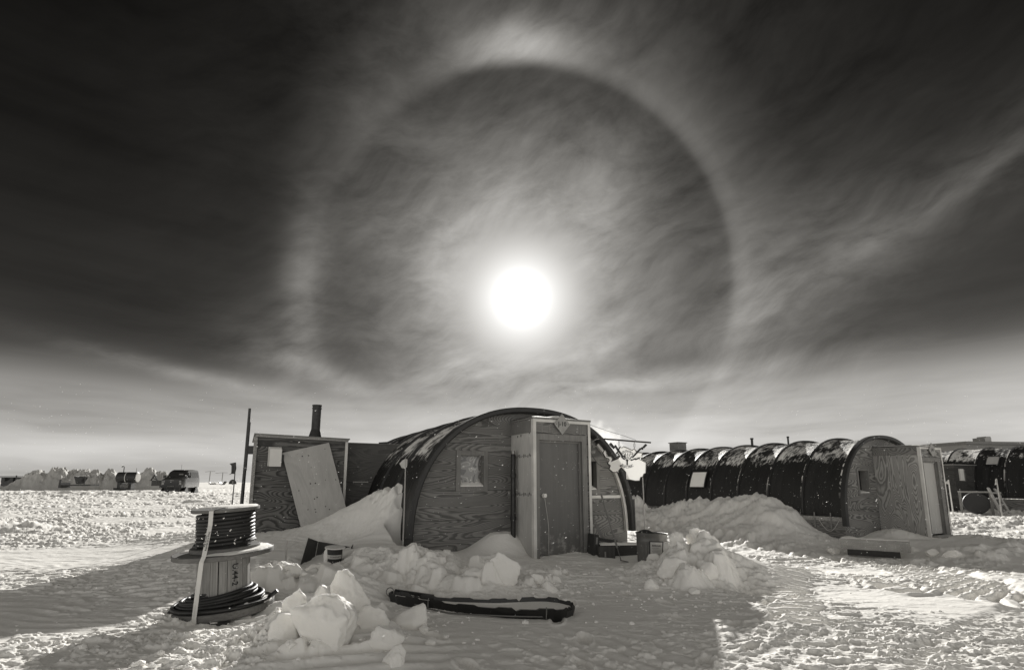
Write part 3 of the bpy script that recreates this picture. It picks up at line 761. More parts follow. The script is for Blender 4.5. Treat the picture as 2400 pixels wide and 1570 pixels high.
def end_wall(t, mat, H, h0, holes, y=.06, low=-.3, name='front_wall', off=-.05):
    """arched plywood wall with rectangular openings (x0, x1, z0, z1)"""
    m = MB(); xs = sorted(set([off * 0 + .03] + [W - .03] + [a for h in holes for a in h[:2]] + [.03 + (W - .06) * k / 48 for k in range(49)]))
    for a, b in zip(xs[:-1], xs[1:]):
        if b - a < 1e-5: continue
        mid = (a + b) / 2; segs = [(low, None)]
        for h in holes:
            if h[0] <= mid <= h[1]: segs = [(low, h[2]), (h[3], None)]
        for z0, z1 in segs:
            za = z1 if z1 is not None else archz(a, H, h0, off); zb = z1 if z1 is not None else archz(b, H, h0, off)
            m.add([(a, y, z0), (b, y, z0), (b, y, zb), (a, y, za)], [(0, 1, 2, 3)])
    return m.build(name, mat, t)
def window(t, x0, x1, z0, z1, y, fw=.085, trim='trim', pane='glass', depth=.09, snow=True, fr=.022, label=None):
    """picture-frame trim with mitred corners, reveal, pane and a little snow on the sill"""
    m = MB()
    X0, X1, Z0, Z1 = x0 - fw, x1 + fw, z0 - fw, z1 + fw; yf = y - fr
    o = [(X0, Z0), (X1, Z0), (X1, Z1), (X0, Z1)]; i_ = [(x0, z0), (x1, z0), (x1, z1), (x0, z1)]
    for k in range(4):
        a, b, c, d = o[k], o[(k + 1) % 4], i_[(k + 1) % 4], i_[k]
        m.add([(a[0], yf, a[1]), (b[0], yf, b[1]), (c[0], yf - .006, c[1]), (d[0], yf - .006, d[1]), (a[0], y - .001, a[1]), (b[0], y - .001, b[1]), (c[0], y + depth, c[1]), (d[0], y + depth, d[1])],
              [(0, 1, 2, 3), (0, 4, 5, 1), (3, 2, 6, 7)])
    w_ = m.build('window', trim, t)
    if label: w_['label'] = label
    MB().add([(x0, y + depth, z0), (x1, y + depth, z0), (x1, y + depth, z1), (x0, y + depth, z1)], [(0, 1, 2, 3)]).build('pane', pane, w_)
    if snow:
        n = 10; vs = []; hh = [.03 + .03 * abs(math.sin(k * 1.3)) for k in range(n + 1)]
        for k in range(n + 1):
            x = x0 + .003 + (x1 - x0 - .006) * k / n
            vs += [(x, yf + .006, z0 + .002), (x, yf + .012, z0 + .02), (x, y + depth - .004, z0 + .03 + hh[k])]
        MB().add(vs, [(k * 3 + a, k * 3 + 3 + a, k * 3 + 4 + a, k * 3 + 1 + a) for k in range(n) for a in (0, 1)]).build('sill_snow', 'snowcap', w_, True)
    return w_
def frosted_pane():
    m, nt, b = newmat('frosted_window'); p = objco(nt); x, y, z = sep(nt, p)
    wv = noise(nt, vec(nt, x * 2.2, z * 2.6, 3.3), 1.0, 2, .5, 1.6)
    ln = 1.0 - ((wv * 7.0).fract() - .5).abs().smooth(.02, .10)
    k = (wv * 7.0).floor()._m('MODULO', 2.0)
    fr = noise(nt, vec(nt, x * 25, z * 25, 1.0), 1.0, 3, .6)
    setc(nt, b, k * .12 + ln * .22 + fr * .07 + .10)
    b.inputs['Roughness'].default_value = .28; b.inputs['Coat Weight'].default_value = .3
    return m
M['frosted'] = frosted_pane()

# ---- first hut
H1, B1 = 2.71, .28
hut = thing('arched_hut', 'dark canvas arched hut with swirling plywood front and tall grey door porch, nearest building', 'hut', O1, (0, 0, ANG), 'arched canvas huts')
canvas_cover(hut, 'canvas1', H1, B1, 5, 0)
ribs(hut, H1, B1, 5)
front_bow(hut, H1, B1, in_=.055, depth=.15, right_cut=.95)
xa, za = F1.pl(1078, 1140, .06); xb, zb = F1.pl(1133, 1068, .06)
xc, zc = F1.pl(1386, 1147, .06); xd, zd = F1.pl(1396, 1081, .06)
wins1 = [(xa, xb, za, zb), (xc - .25, xd, zc, zd)]
end_wall(hut, 'ply_front', H1, B1, wins1)
window(hut, *wins1[0], .06, pane='frosted', depth=.11, label='frosted window left of the porch, snow on its sill')
window(hut, *wins1[1], .06, depth=.11, label='dark window right of the porch')
end_wall(hut, 'ply_front', H1, B1, [], y=6.1, name='rear_wall')
# pale batten and edge boards on the right of the front wall
u0, z0 = F1.pl(1390, 1164, .06); MB().span((3.3, .035, z0 - .03), (4.72, .058, z0 + .03)).build('batten', 'bright_trim_x', hut)
m = MB(); prev = None
for k in range(15):
    tt = math.pi * (1 - .27 * k / 14); x, z = archpt(tt, H1, B1, -.115); x2, z2 = archpt(tt, H1, B1, -.06)
    cur = [(x, -.02, z), (x2, -.02, z2), (x2, .05, z2), (x, .05, z)]
    if prev: m.add(prev + cur, [(0, 1, 5, 4), (1, 2, 6, 5), (3, 0, 4, 7)])
    prev = cur
m.build('edge_board', 'bright_trim', hut)
# lacing clip and cord at the foot of the bow
m = MB().span((-.14, -.22, .02), (.02, -.17, .35)).build('clamp_block', 'dark_wood', hut)
MB().tube([(.13 + .03 * math.sin(k * .9), -.20 - .01 * (k % 3), .12 + .16 * abs(math.sin(k * .55))) for k in range(26)], .006, 5).build('cord', 'rope', hut, True)
# roof rail end poking out at the back
MB().beam((1.55, 5.8, 2.47), (.85, 6.15, 2.42), .05, .05).build('roof_rail', 'bow', hut)
# porch
PX0, PX1, PY = 2.03, 3.27, -.81
def porch(t, F, x0, x1, yf, top, mats, doormat, zb=-.15, seed=1, side_split=.22, door=None, trimw=.07, doorlabel=None):
    side, front, upper = mats
    p = MB(); 
    zt = top
    # walls
    p.add([(x0, yf, zb), (x0, .055, zb), (x0, .055, zt), (x0, yf, zt)], [(0, 3, 2, 1)])
    p.add([(x1, yf, zb), (x1, .055, zb), (x1, .055, zt), (x1, yf, zt)], [(0, 1, 2, 3)])
    global side_o, front_o
    side_o = p.build('porch_side', side, t)
    MB().span((x0 - .012, yf + .045, zt - side_split), (x0 - .002, .05, zt - .01)).build('side_strip', upper, t)
    MB().span((x0 - .03, yf - .03, zt), (x1 + .03, .05, zt + .035)).build('porch_roof', 'trim_x', t)
    # roof snow
    n = 14; vs = []
    for k in range(n + 1):
        f = k / n; x = x0 + (x1 - x0) * f; hh = .012 + .045 * math.sin(math.pi * min(1, f * 1.35)) * (.6 + .4 * math.sin(k * 1.1 + seed))
        vs += [(x, yf - .025, zt + .036), (x, yf + .05, zt + .036 + hh), (x, .02, zt + .06 + hh)]
    MB().add(vs, [(k * 3 + a, k * 3 + 3 + a, k * 3 + 4 + a, k * 3 + 1 + a) for k in range(n) for a in (0, 1)]).build('roof_snow', 'snowcap', t, True)
    dx0, dx1, dz0, dz1 = door
    # front board around the door opening
    f = MB(); f.span((x0, yf, dz1 + .13), (x1, yf + .02, zt)); front_o = f.build('front_panel', front, t)
    f = MB(); f.span((x0, yf, zb), (dx0 - .10, yf + .02, dz1 + .13)); f.span((dx1 + .10, yf, zb), (x1, yf + .02, dz1 + .13)); f.build('front_panel', front, t)
    # casing with mitred head, reveal
    c = MB(); yo = yf - .022
    for (a, b, c1, d1) in [((dx0 - .11, zb), (dx0, zb), (dx0, dz1), (dx0 - .11, dz1 + .12)), ((dx0 - .11, dz1 + .12), (dx0, dz1), (dx1, dz1), (dx1 + .11, dz1 + .12)), ((dx1, zb), (dx1 + .11, zb), (dx1 + .11, dz1 + .12), (dx1, dz1))]:
        q = [a, b, c1, d1]
        c.add([(u, yo, z) for u, z in q] + [(u, yf - .001, z) for u, z in q], [(0, 1, 2, 3), (0, 4, 5, 1), (1, 5, 6, 2), (2, 6, 7, 3), (3, 7, 4, 0)])
    c.add([(dx0, yo, zb), (dx0, yf + .09, zb), (dx0, yf + .09, dz1), (dx0, yo, dz1), (dx1, yo, zb), (dx1, yf + .09, zb), (dx1, yf + .09, dz1), (dx1, yo, dz1)],
          [(0, 1, 2, 3), (4, 7, 6, 5), (3, 2, 6, 7)])
    c.span((dx1 - .035, yf + .03, zb), (dx1 - .002, yf + .06, dz1 - .002)); c.span((dx0 + .002, yf + .03, dz1 - .035), (dx1 - .036, yf + .06, dz1 - .003))
    c.build('door_frame', 'trim', t)
    d = MB().span((dx0 + .004, yf + .065, dz0), (dx1 - .004, yf + .085, dz1 - .004)).build('door', doormat, t)
    # corner and top edging, sunlight on the edges painted as a pale trim colour
    e = MB(); e.span((x0 - .015, yf - .032, zb), (x0 + .045, yf - .023, zt)); e.span((x0 - .017, yf - .032, zb), (x0 - .013, yf + .045, zt)); e.build('corner_trim', 'bright_trim', t)
    e = MB(); e.span((x1 - .042, yf - .032, zb), (x1 + .012, yf - .023, zt)); e.build('corner_trim', 'bright_trim', t)
    e = MB(); e.span((x0 + .046, yf - .032, zt - .055), (x1 - .043, yf - .023, zt - .002)); e.build('top_trim', 'bright_trim_x', t)
    return d
dl, dzb = F1.pl(1265, 1300, PY); dr, dzt = F1.pl(1362, 1040, PY)
_, PT = F1.pl(1250, 981, PY)
_, dzt = F1.pl(1266, 1031, PY)
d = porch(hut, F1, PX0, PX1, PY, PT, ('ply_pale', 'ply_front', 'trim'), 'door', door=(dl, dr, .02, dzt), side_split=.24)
kx, kz = F1.pl(1271, 1161, PY + .05)
h = MB().lathe([(.0, 0), (.036, .002), (.040, .012), (.014, .02), (.014, .04), (.036, .05), (.036, .07), (.0, .078)], 14, Matrix.Translation((kx + .03, PY + .064, kz)) @ Matrix.Rotation(R(90), 4, 'X')).build('handle', 'white', d, True)
MB().tube([(kx + .04 + .05 * math.sin(k * .25) * k / 24 + .006 * k, PY + .03, kz - .04 - 1.25 * (k / 24) ** 1.0) for k in range(25)], .0045, 5).build('pull_cord', 'rope', d, True)
for z in (.35, 1.05, 1.80): MB().span((dr - .012, PY + .052, z - .05), (dr + .002, PY + .064, z + .05)).build('hinge', 'dull_steel', d)
MB().span((dl + .03, PY + .058, kz - .11), (dl + .085, PY + .0645, kz + .12)).build('lock_plate', 'dull_steel', d)
# row of nail marks and rot holes on the pale side sheet
m = MB()
for row, z in ((1.78, 15), (1.08, 17)):
    for k in range(15):
        y = PY + .06 + (k + .5) / 15 * .80; m.span((PX0 - .006, y - .006, row - .02 + .015 * math.sin(k * 2.3)), (PX0 - .001, y + .006, row + .02 + .02 * math.sin(k * 1.7)))
for y, z in ((-.35, 2.17), (-.22, 2.16), (-.68, 2.2)): m.span((PX0 - .006, y - .01, z - .02), (PX0 - .001, y + .01, z + .02))
merge(side_o, m, 'ink')
# stained patches under the head of the porch
m = MB(); rng = random.Random(4)
for x in (2.20, 2.36, 2.43, 2.50, 2.56, 2.98, 3.05, 3.10):
    w_ = rng.uniform(.02, .06); m.span((x, PY - .0035, dzt + .145), (x + w_, PY - .001, dzt + .145 + rng.uniform(.14, .2)))
merge(front_o, m, 'trim')

# ---- J-10 plaque, nailed over the door
def diamond(F, t, px, py, half, y, text, label, dark=.0):
    u, z = F.pl(px, py, y)
    s = thing('hut_number_plaque', label, 'sign', F.w(u, y, z), (0, 0, F.a), 'diamond hut number plaques')
    MB().prism([(0, -half * 1.06), (half * .94, 0), (0, half * 1.06), (-half * .94, 0)], .02, lambda a, b, c: (a, c - .012, b)).build('plaque_board', 'offplaque', s)
    text_mesh(text, half * .62, 'ink', s, lambda x, y_, z_: (x, -.0125 - z_ - .002, y_))
    MB().span((-half * .72, -.018, -.008), (-half * .69, -.0125, .008)).build('nail', 'ink', s)
    MB().span((half * .69, -.018, -.008), (half * .72, -.0125, .008)).build('nail', 'ink', s)
    return s
M['offplaque'] = plain('weathered_plaque', .30, .6, var=.25, sc=9)
diamond(F1, hut, 1317, 994, .185, PY - .05, 'J-10', 'pale diamond plaque reading J-10 above the grey porch door')

# ---- iron pipe standing beside the porch
g = F1.w(1.93, -.22, 0)
p = thing('standing_pipe', 'dark iron pipe standing upright against the left corner of the grey door porch', 'pipe', (g.x, g.y, 0))
_u, zt = F1.pl(1180, 1057, -.22)
MB().lathe([(.0, -.05), (.047, -.05), (.047, .65), (.057, .655), (.057, .72), (.05, .725), (.046, zt - .45), (.054, zt - .44), (.054, zt - .37), (.046, zt - .36), (.046, zt - .02), (.04, zt)], 16).build('pipe_body', 'pipe', p, True)
MB().lathe([(.0, zt + .001), (.035, zt + .001), (.035, zt + .06), (.0, zt + .065)], 14).build('pipe_cap', 'steel', p, True)

# ---- shed on the left
S0 = at(583, 1250, 10.72); ux = 2.08
FS = Frame((S0.x, S0.y, 0.0))
shed = thing('plywood_shed', 'flat roofed dark plywood shed with a stovepipe, left of the nearest hut', 'shed', FS.o, (0, 0, ANG))
_, HS = FS.pl(583, 1018, 0.0); ur, HR = FS.pl(815, 1031, 0.0)
SW = ur
m = MB(); m.add([(0, 0, -.3), (SW, 0, -.3), (SW, 0, HR), (0, 0, HS), (0, 2.4, -.3), (SW, 2.4, -.3), (SW, 2.4, HR), (0, 2.4, HS)],
                [(0, 1, 2, 3), (4, 7, 6, 5), (0, 3, 7, 4), (1, 5, 6, 2)]); m.build('walls', 'ply_shed', shed)
MB().add([(-.05, -.06, HS + .002), (SW + .04, -.06, HR + .002), (SW + .04, 2.45, HR + .002), (-.05, 2.45, HS + .002), (-.05, -.06, HS + .03), (SW + .04, -.06, HR + .03), (SW + .04, 2.45, HR + .03), (-.05, 2.45, HS + .03)],
         [(0, 1, 5, 4), (1, 2, 6, 5), (2, 3, 7, 6), (3, 0, 4, 7), (4, 5, 6, 7), (3, 2, 1, 0)]).build('roof', 'trim_x', shed)
MB().beam((-.02, -.03, HS - .02), (SW + .01, -.03, HR - .02), .055, .045).build('top_trim', 'frosty', shed)
MB().span((-.045, -.045, -.3), (.02, -.003, HS - .045)).build('corner_trim', 'frosty2', shed)
MB().span((SW - .05, -.045, -.3), (SW + .005, -.003, HR - .045)).build('corner_trim', 'bright_trim', shed)
su, sz = FS.pl(739, 1022, .5); zc = sz
fl = MB(); T = Matrix.Translation((su, .5, HS - .02))
fl.lathe([(.0, 0), (.165, 0), (.10, .23), (.098, .24), (.098, .70), (.108, .705), (.108, .73), (.098, .735), (.098, .76), (.108, .765), (.108, .80), (.0, .80)], 20, T).build('stovepipe', 'pipe', shed, True)
# electrical box on the wall
eu0, ez1 = FS.pl(630, 1047, -.12); eu1, ez0 = FS.pl(657, 1092, -.12)
b1 = MB().span((eu0, -.12, ez0), (eu1, -.003, ez1)).build('junction_box', 'offwhite', shed)
MB().span((eu0 + .03, -.15, ez0 - .01), (eu1 + .01, -.122, ez1 - .04)).build('box_cover', 'white', b1)
MB().span((eu1 + .005, -.09, ez0 + .1), (eu1 + .06, -.02, ez0 + .24)).build('conduit_fitting', 'black', b1)
# link wall between shed and hut
FL = F1
lk = thing('linking_wall', 'low plywood passage wall joining the shed to the nearest hut', 'wall', F1.w(0, 3.6, 0), (0, 0, ANG))
lu0, lz0 = F1.pl(812, 1039, 3.6); lu1, lz1 = F1.pl(935, 1046, 3.6)
MB().span((lu0 - .15, .0, -.35), (.95, .6, lz0)).build('wall_panel', 'ply_link', lk)
MB().span((lu0 - .17, -.02, lz0 + .002), (.97, .62, lz0 + .025)).build('top_board', 'trim_x', lk)
MB().span((-.3, -.012, 1.30), (.05, -.002, 1.315)).build('batten', 'bright_trim_x', lk)
# loose plywood sheet leaning on the shed
cor = [(661, 1061), (771, 1037), (813, 1197), (706, 1238)]
ps = []
for (a, b), v in zip(cor, (-.05, -.04, -.30, -.34)):
    u, z = FS.pl(a, b, v); ps.append((u, v, z))
c0 = Vector(ps[3]); sh = thing('plywood_sheet', 'pale loose plywood sheet dotted with screw holes, leaning crooked on the shed', 'plywood sheet', FS.w(c0.x, c0.y, c0.z), (0, 0, ANG))
q = [Vector(p_) - c0 for p_ in ps]; ex = (q[1] - q[0]).normalized(); dn = (q[3] - q[0]).normalized(); nn = ex.cross(dn).normalized() * .02
q[3] = q[3] + (q[3] - q[0]).normalized() * .35; q[2] = q[2] + (q[2] - q[1]).normalized() * .35
sheet_o = MB().add([tuple(v_) for v_ in q] + [tuple(v_ + nn) for v_ in q], [(0, 3, 2, 1), (4, 5, 6, 7), (0, 1, 5, 4), (1, 2, 6, 5), (2, 3, 7, 6), (3, 0, 4, 7)]); sheet_o = sheet_o.build('sheet', 'ply_loose', sh)
m = MB(); Wd = (q[1] - q[0]).length; Hd = (q[3] - q[0]).length
if nn.y > 0: off_ = -nn * .15
else: off_ = nn * 1.15
for a, b, r_ in [(.38, .10, 1), (.51, .11, 1), (.88, .07, .7), (.50, .27, .6), (.40, .47, 1.1), (.50, .48, 1.1), (.14, .52, .9), (.93, .50, .9), (.72, .47, .6), (.46, .66, 1), (.40, .67, 1), (.15, .69, .5), (.58, .80, .9), (.36, .80, .8), (.22, .78, .9), (.36, .835, .9), (.64, .85, 1), (.06, .15, .4), (.3, .06, .4)]:
    # screw holes as small dark discs
    c_ = q[0] + ex * (a * Wd) + dn * (b * Hd * .84) + off_
    vs = [tuple(c_ + ex * math.cos(t_) * .013 * r_ + dn * math.sin(t_) * .013 * r_) for t_ in [k * math.pi / 4 for k in range(8)]]
    m.add(vs, [tuple(range(8))])
merge(sheet_o, m, 'ink')

# ---- second hut
H2, B2 = 3.08, .62
hut2 = thing('arched_hut', 'long dark ribbed canvas hut with bold grained plywood porch, behind the snow berm', 'hut', F2.o, (0, 0, ANG), 'arched canvas huts')
canvas_cover(hut2, 'canvas2', H2, B2, 12, 1, sag=.09)
ribs(hut2, H2, B2, 12)
front_bow(hut2, H2, B2, depth=.12, in_=.06, low=.35)
a0, a1 = F2.pl(2015, 1155, .06); b0, b1 = F2.pl(2032, 1103, .06)
wn = (a0, b0, a1, b1)
end_wall(hut2, 'ply_bold_x', H2, B2, [wn], low=.0)
window(hut2, *wn, .06, fw=.06, depth=.22, trim='trim')
end_wall(hut2, 'ply_bold_x', H2, B2, [], y=14.6, name='rear_wall')
# plywood floor skirt below the canvas with webbing straps
MB().span((-.02, -.02, .02), (.0, 14.6, B2 - .02)).build('floor_skirt', 'ply_front', hut2)
MB().span((-.04, -.02, B2 - .14), (-.021, 3.0, B2 - .02)).build('skirt_board', 'frosty2', hut2)
for y in (.35, .85, 1.3): MB().span((-.065, y - .015, B2 - .30), (-.05, y + .015, B2 + .10)).span((-.075, y - .022, B2 - .36), (-.045, y + .022, B2 - .24)).build('webbing_strap', 'grey', hut2)
MB().tube([(-.09, .1 + .6 * k / 12, B2 - .12 - .32 * math.sin(math.pi * k / 12)) for k in range(13)], .007, 5).build('cord', 'rope', hut2, True)
# window flap with snow on the flank
def flank_window(t, y0, y1, t0, t1, H, h0, mat='snowcap', name='flank_window', rim='bow', off=.06):
    vs = []; n = 6
    for k in range(n + 1):
        x, z = archpt(math.pi * (t0 + (t1 - t0) * k / n), H, h0, off); vs += [(x, y0, z), (x, y1, z)]
    w_ = MB().add(vs, [(2 * k, 2 * k + 2, 2 * k + 3, 2 * k + 1) for k in range(n)]).build(name, mat, t)
    m = MB()
    P0 = [archpt(math.pi * (t0 + (t1 - t0) * k / n), H, h0, off + .01) for k in range(n + 1)]
    m.tube([(x, y0, z) for x, z in P0], .02, 6); m.tube([(x, y1, z) for x, z in P0], .02, 6)
    m.tube([(P0[0][0], y0, P0[0][1]), (P0[0][0], y1, P0[0][1])], .02, 6); m.tube([(P0[-1][0], y0, P0[-1][1]), (P0[-1][0], y1, P0[-1][1])], .02, 6)
    m.build('window_rim', rim, w_, True); return w_
flank_window(hut2, 5.2, 5.95, .09, .175, H2, B2)
# roof vents
for (y, w_, h_, nm, mt) in ((9.2, .55, .42, 'roof_vent', 'dull_steel'), (5.0, .10, .28, 'roof_pipe', 'pipe'), (3.4, .07, .22, 'roof_pipe', 'pipe')):
    if w_ > .3:
        m = MB().span((W / 2 + .1, y - w_ / 2, H2 - .1), (W / 2 + .1 + w_, y + w_ / 2, H2 + h_)); m.span((W / 2 + .06, y - w_ / 2 - .04, H2 + h_ + .002), (W / 2 + .14 + w_, y + w_ / 2 + .04, H2 + h_ + .04)); m.build(nm, mt, hut2)
    else: MB().lathe([(0, 0), (w_ * .5, 0), (w_ * .5, h_ + .1), (w_ * .7, h_ + .11), (w_ * .7, h_ + .16), (0, h_ + .17)], 10, Matrix.Translation((W / 2 + .3, y, H2 - .08))).build(nm, mt, hut2, True)
PY2 = -1.24
_, PT2 = F2.pl(2153, 1047, PY2); a0, _ = F2.pl(2172, 1150, PY2); a1, _ = F2.pl(2202, 1150, PY2); _, zt = F2.pl(2172, 1081, PY2); _, zb = F2.pl(2185, 1250, PY2)
porch(hut2, F2, 2.0, 3.25, PY2, PT2, ('ply_bold', 'ply_bold_x', 'ply_front'), 'door_pale', zb=.0, seed=5, side_split=.22, door=(a0 - .03, a1 + .05, .12, zt))
MB().span((a0 - .04, PY2 - .16, -.05), (a1 + .06, PY2 - .03, .10)).build('door_step', 'frosty', hut2)
diamond(F2, hut2, 2184, 1054, .20, PY2 - .05, 'J-8', 'pale diamond plaque reading J-8 above the far bold grained porch door')

# ------------------------------------------------------------------ hanging sign by the porch
VS = -.66
def S(cx_, cy_): return F1.pl(1380 + cx_ * .08351, 1010 + cy_ * .08351, VS)
su0, sz0 = S(1080, 800)
sg = thing('hanging_sign', 'white continent shaped sign reading SOUTH POLE ELECTRIC, with black lightning bolts, beside the porch', 'sign', F1.w(su0, VS, sz0), (0, 0, ANG))
def Q(cx_, cy_): u, z = S(cx_, cy_); return (u - su0, z - sz0)
outl = [(850, 515), (895, 430), (935, 460), (985, 430), (1100, 475), (1215, 530), (1250, 510), (1280, 485), (1320, 540), (1400, 590), (1505, 603), (1490, 680), (1525, 750), (1440, 738), (1430, 775), (1610, 880), (1600, 1170),
        (1540, 1200), (1520, 1270), (1450, 1290), (1430, 1385), (1300, 1388), (1180, 1360), (1050, 1345), (1040, 1140), (910, 1010), (830, 1110), (830, 1168), (785, 1120), (770, 1145), (680, 1145), (580, 1060), (615, 960), (545, 905),
        (560, 840), (585, 820), (570, 770), (470, 730), (430, 660), (405, 600), (455, 530), (490, 600), (500, 700), (620, 715), (660, 780), (625, 855), (720, 810), (830, 765), (885, 700), (815, 605), (770, 640), (815, 580), (835, 560)]
o2 = [Q(*p) for p in outl]

m, nt, b_ = newmat('white_translucent_sheet'); setc(nt, b_, noise(nt, objco(nt), 4, 3, .5) * .04 + .82); b_.inputs['Roughness'].default_value = .5
tl = nt.nodes.new('ShaderNodeBsdfTranslucent'); tl.inputs[0].default_value = (.9, .9, .88, 1); mx = nt.nodes.new('ShaderNodeMixShader'); mx.inputs[0].default_value = .22
nt.links.new(b_.outputs[0], mx.inputs[1]); nt.links.new(tl.outputs[0], mx.inputs[2]); nt.links.new(mx.outputs[0], nt.nodes['Material Output'].inputs[0]); M['signface'] = m
MB().add([(a, -.004, b) for a, b in o2], [tuple(range(len(o2)))]).build('sign_board', 'signface', sg)
MB().tube([(a - .006, .006, b - .005) for a, b in o2 + o2[:1]], .0125, 6).build('shaded_edge', 'ink', sg)  # black tube stands in for the shaded side of the thick board
def mark(pts, name='lightning_bolt', y=-.013):
    return MB().prism([Q(*p) for p in pts], .02 if name == 'lightning_bolt' else .004, lambda a, b, c: (a, y - c, b)).build(name, 'ink', sg)
mark([(545, 368), (598, 322), (690, 432), (728, 386), (945, 700), (975, 678), (1028, 788), (962, 722), (928, 740), (716, 458), (672, 507)])
mark([(1570, 360), (1614, 396), (1482, 527), (1452, 505), (1215, 748), (1196, 722), (1108, 792), (1190, 700), (1212, 712), (1418, 472), (1456, 447), (1474, 465)])
mark([(1120, 803), (1180, 788), (1190, 806), (1278, 758), (1300, 776), (1400, 732), (1412, 770), (1290, 812), (1275, 792), (1175, 832), (1165, 812)])
mark([(883, 703), (905, 715), (935, 752), (958, 748), (1012, 808), (960, 795), (942, 778), (905, 745)])
for a_, b_ in (((1010, 620), (1050, 775)), ((1080, 620), (1075, 775)), ((1150, 630), (1095, 780)), ((975, 640), (1035, 780))):
    mx, my = (a_[0] + b_[0]) / 2, (a_[1] + b_[1]) / 2
    mark([(a_[0] - 9, a_[1]), (a_[0] + 9, a_[1]), (mx + 12, my - 8), (mx - 2, my + 4), (b_[0] + 3, b_[1]), (b_[0] - 3, b_[1]), (mx - 12, my + 12), (mx + 0, my - 2)], 'ray_mark')
mark([(1045, 955), (1048, 850), (1030, 825), (1035, 800), (1062, 786), (1092, 800), (1098, 825), (1082, 850), (1086, 955)], 'emblem_stem')
mark([(883 + 25 * math.cos(k * .7), 975 + 25 * math.sin(k * .7)) for k in range(9)], 'location_dot')
tx, tz = Q(1083, 572); text_mesh('SOUTH POLE', .068, 'ink', sg, lambda x, y, z: (tx + x * .92, -.014 - z, tz + y - .10 * x), arc=.26)
ex_, ez_ = Q(1075, 1008); text_mesh('ELECTRIC', .074, 'ink', sg, lambda x, y, z: (ex_ + x * .95, -.014 - z, ez_ + y - .02 * x), arc=-.30)
def P3(cx_, cy_, dv=0.0): a, b = Q(cx_, cy_); return (a, dv, b)
br = thing('sign_bracket', 'black steel arm curving out from the porch corner, carrying the white continent sign', 'bracket', F1.w(su0, VS, sz0), (0, 0, ANG))
MB().tube([P3(-60, 620, -.08), P3(-5, 480, -.05), P3(60, 350), P3(140, 262), P3(215, 222), P3(290, 212)], .013, 10).build('arm_bend', 'dull_steel', br, True)
MB().tube([P3(290, 212), P3(700, 240), P3(1200, 282), P3(1735, 322)], .017, 10).build('arm', 'black', br, True)
MB().tube([P3(-10, -190), P3(540, 0), P3(1000, 135), P3(1325, 255)], .004, 5).build('stay_wire', 'black', br, True)
for cx_ in (845, 1280):
    y0 = 250 if cx_ < 1000 else 288
    MB().tube([P3(cx_, y0), P3(cx_, y0 + 50)], .005, 6).tube([P3(cx_ - 16 + 0, y0 + 60), P3(cx_ + 16, y0 + 60), P3(cx_ + 18, y0 + 160), P3(cx_ - 18, y0 + 160), P3(cx_ - 16, y0 + 55)], .005, 6).tube([P3(cx_, y0 + 160), P3(cx_, y0 + 240)], .005, 6).build('chain_link', 'dull_steel', sg, True)
MB().tube([P3(30, 560, -.02), P3(100, 700), P3(190, 830), P3(260, 920), P3(370, 990), P3(570, 1030, .03)], .005, 6).build('power_cord', 'black', br, True)

# ------------------------------------------------------------------ poles, stakes and flags
def flagpole(px, py0, py1, Y, r, mat, name, label, cat, flag=None, fmat='black', group=None, extra=.25):
    b = at(px, py0, Y); t = at(px, py1, Y)
    x1 = at(px, py1, Y).x
    p = thing(name, label, cat, (b.x, b.y, b.z - extra), (0, 0, 0), group); L = t.z - b.z + extra
    MB().tube([(0, 0, 0), (0.004, 0, L * .5), (0, 0, L)], [r * 1.15, r, r * .85], 8).build('pole', mat, p, True)
    if flag:
        pts = [Vector((a * Y / 1217, 0, L + c * Y / 1217)) for a, c in flag]
        m = MB(); n = len(pts)
        m.add([(q.x, .012 * math.sin(i * 2.1) - .004, q.z) for i, q in enumerate(pts)] + [(q.x, .012 * math.sin(i * 2.1) + .004, q.z) for i, q in enumerate(pts)],
              [tuple(range(n)), tuple(range(n, 2 * n))[::-1]] + [(i, (i + 1) % n, (i + 1) % n + n, i + n) for i in range(n)])
        m.build('flag', fmat, p)
    return p
flagpole(944, 1275, 1074, 8.72, .011, 'bamboo', 'marker_pole', 'bamboo marker pole with tattered pale flag beside the drift at the nearest hut', 'pole', [(0, -1), (4, -2), (4, -20), (-1, -24), (-9, -22), (-14, -12), (-7, -4)], 'offwhite')
flagpole(544, 1182, 1085, 13.4, .014, 'pipe', 'marker_pole', 'thin dark pole with a black flag behind the cable reels', 'pole', [(0, 2), (2, -12), (1, -25), (-8, -25), (-14, -27), (-8, -23), (-9, -12), (-10, -6), (-14, -1)], 'black')
p = flagpole(566, 1185, 957, 11.2, .034, 'pipe', 'mast', 'tall square dark mast standing at the left end of the shed', 'mast')
MB().span((-.02, -.02, 1.35), (.16, .02, 1.53)).build('mast_bracket', 'black', p)
MB().tube([(.035, -.01, 1.0), (.035, -.01, 2.05)], .018, 6).build('mast_sleeve', 'black', p)
flagpole(667, 1340, 1265, 7.5, .0125, 'bamboo', 'stake', 'short bare bamboo stake in the snow between reels and dark box', 'stake')
flagpole(1512, 1262, 1118, 9.6, .011, 'bamboo', 'marker_pole', 'thin bamboo pole behind the trash can, rising to the hanging sign', 'pole')
p = flagpole(2235, 1212, 1124, 22.3, .022, 'white', 'marker_pole', 'white marker pole with a limp flag in front of the plywood entrance at far right', 'pole', [(0, 0), (0, -10), (-10, -9), (-5, -4)], 'offwhite')
p = flagpole(2350, 1217, 1121, 20.5, .022, 'bamboo', 'marker_pole', 'pale flagged pole beside the ladder at far right', 'pole', [(1, 0), (2, -6), (-2, -14), (-6, -15), (-3, -8), (-4, -3)], 'offwhite')

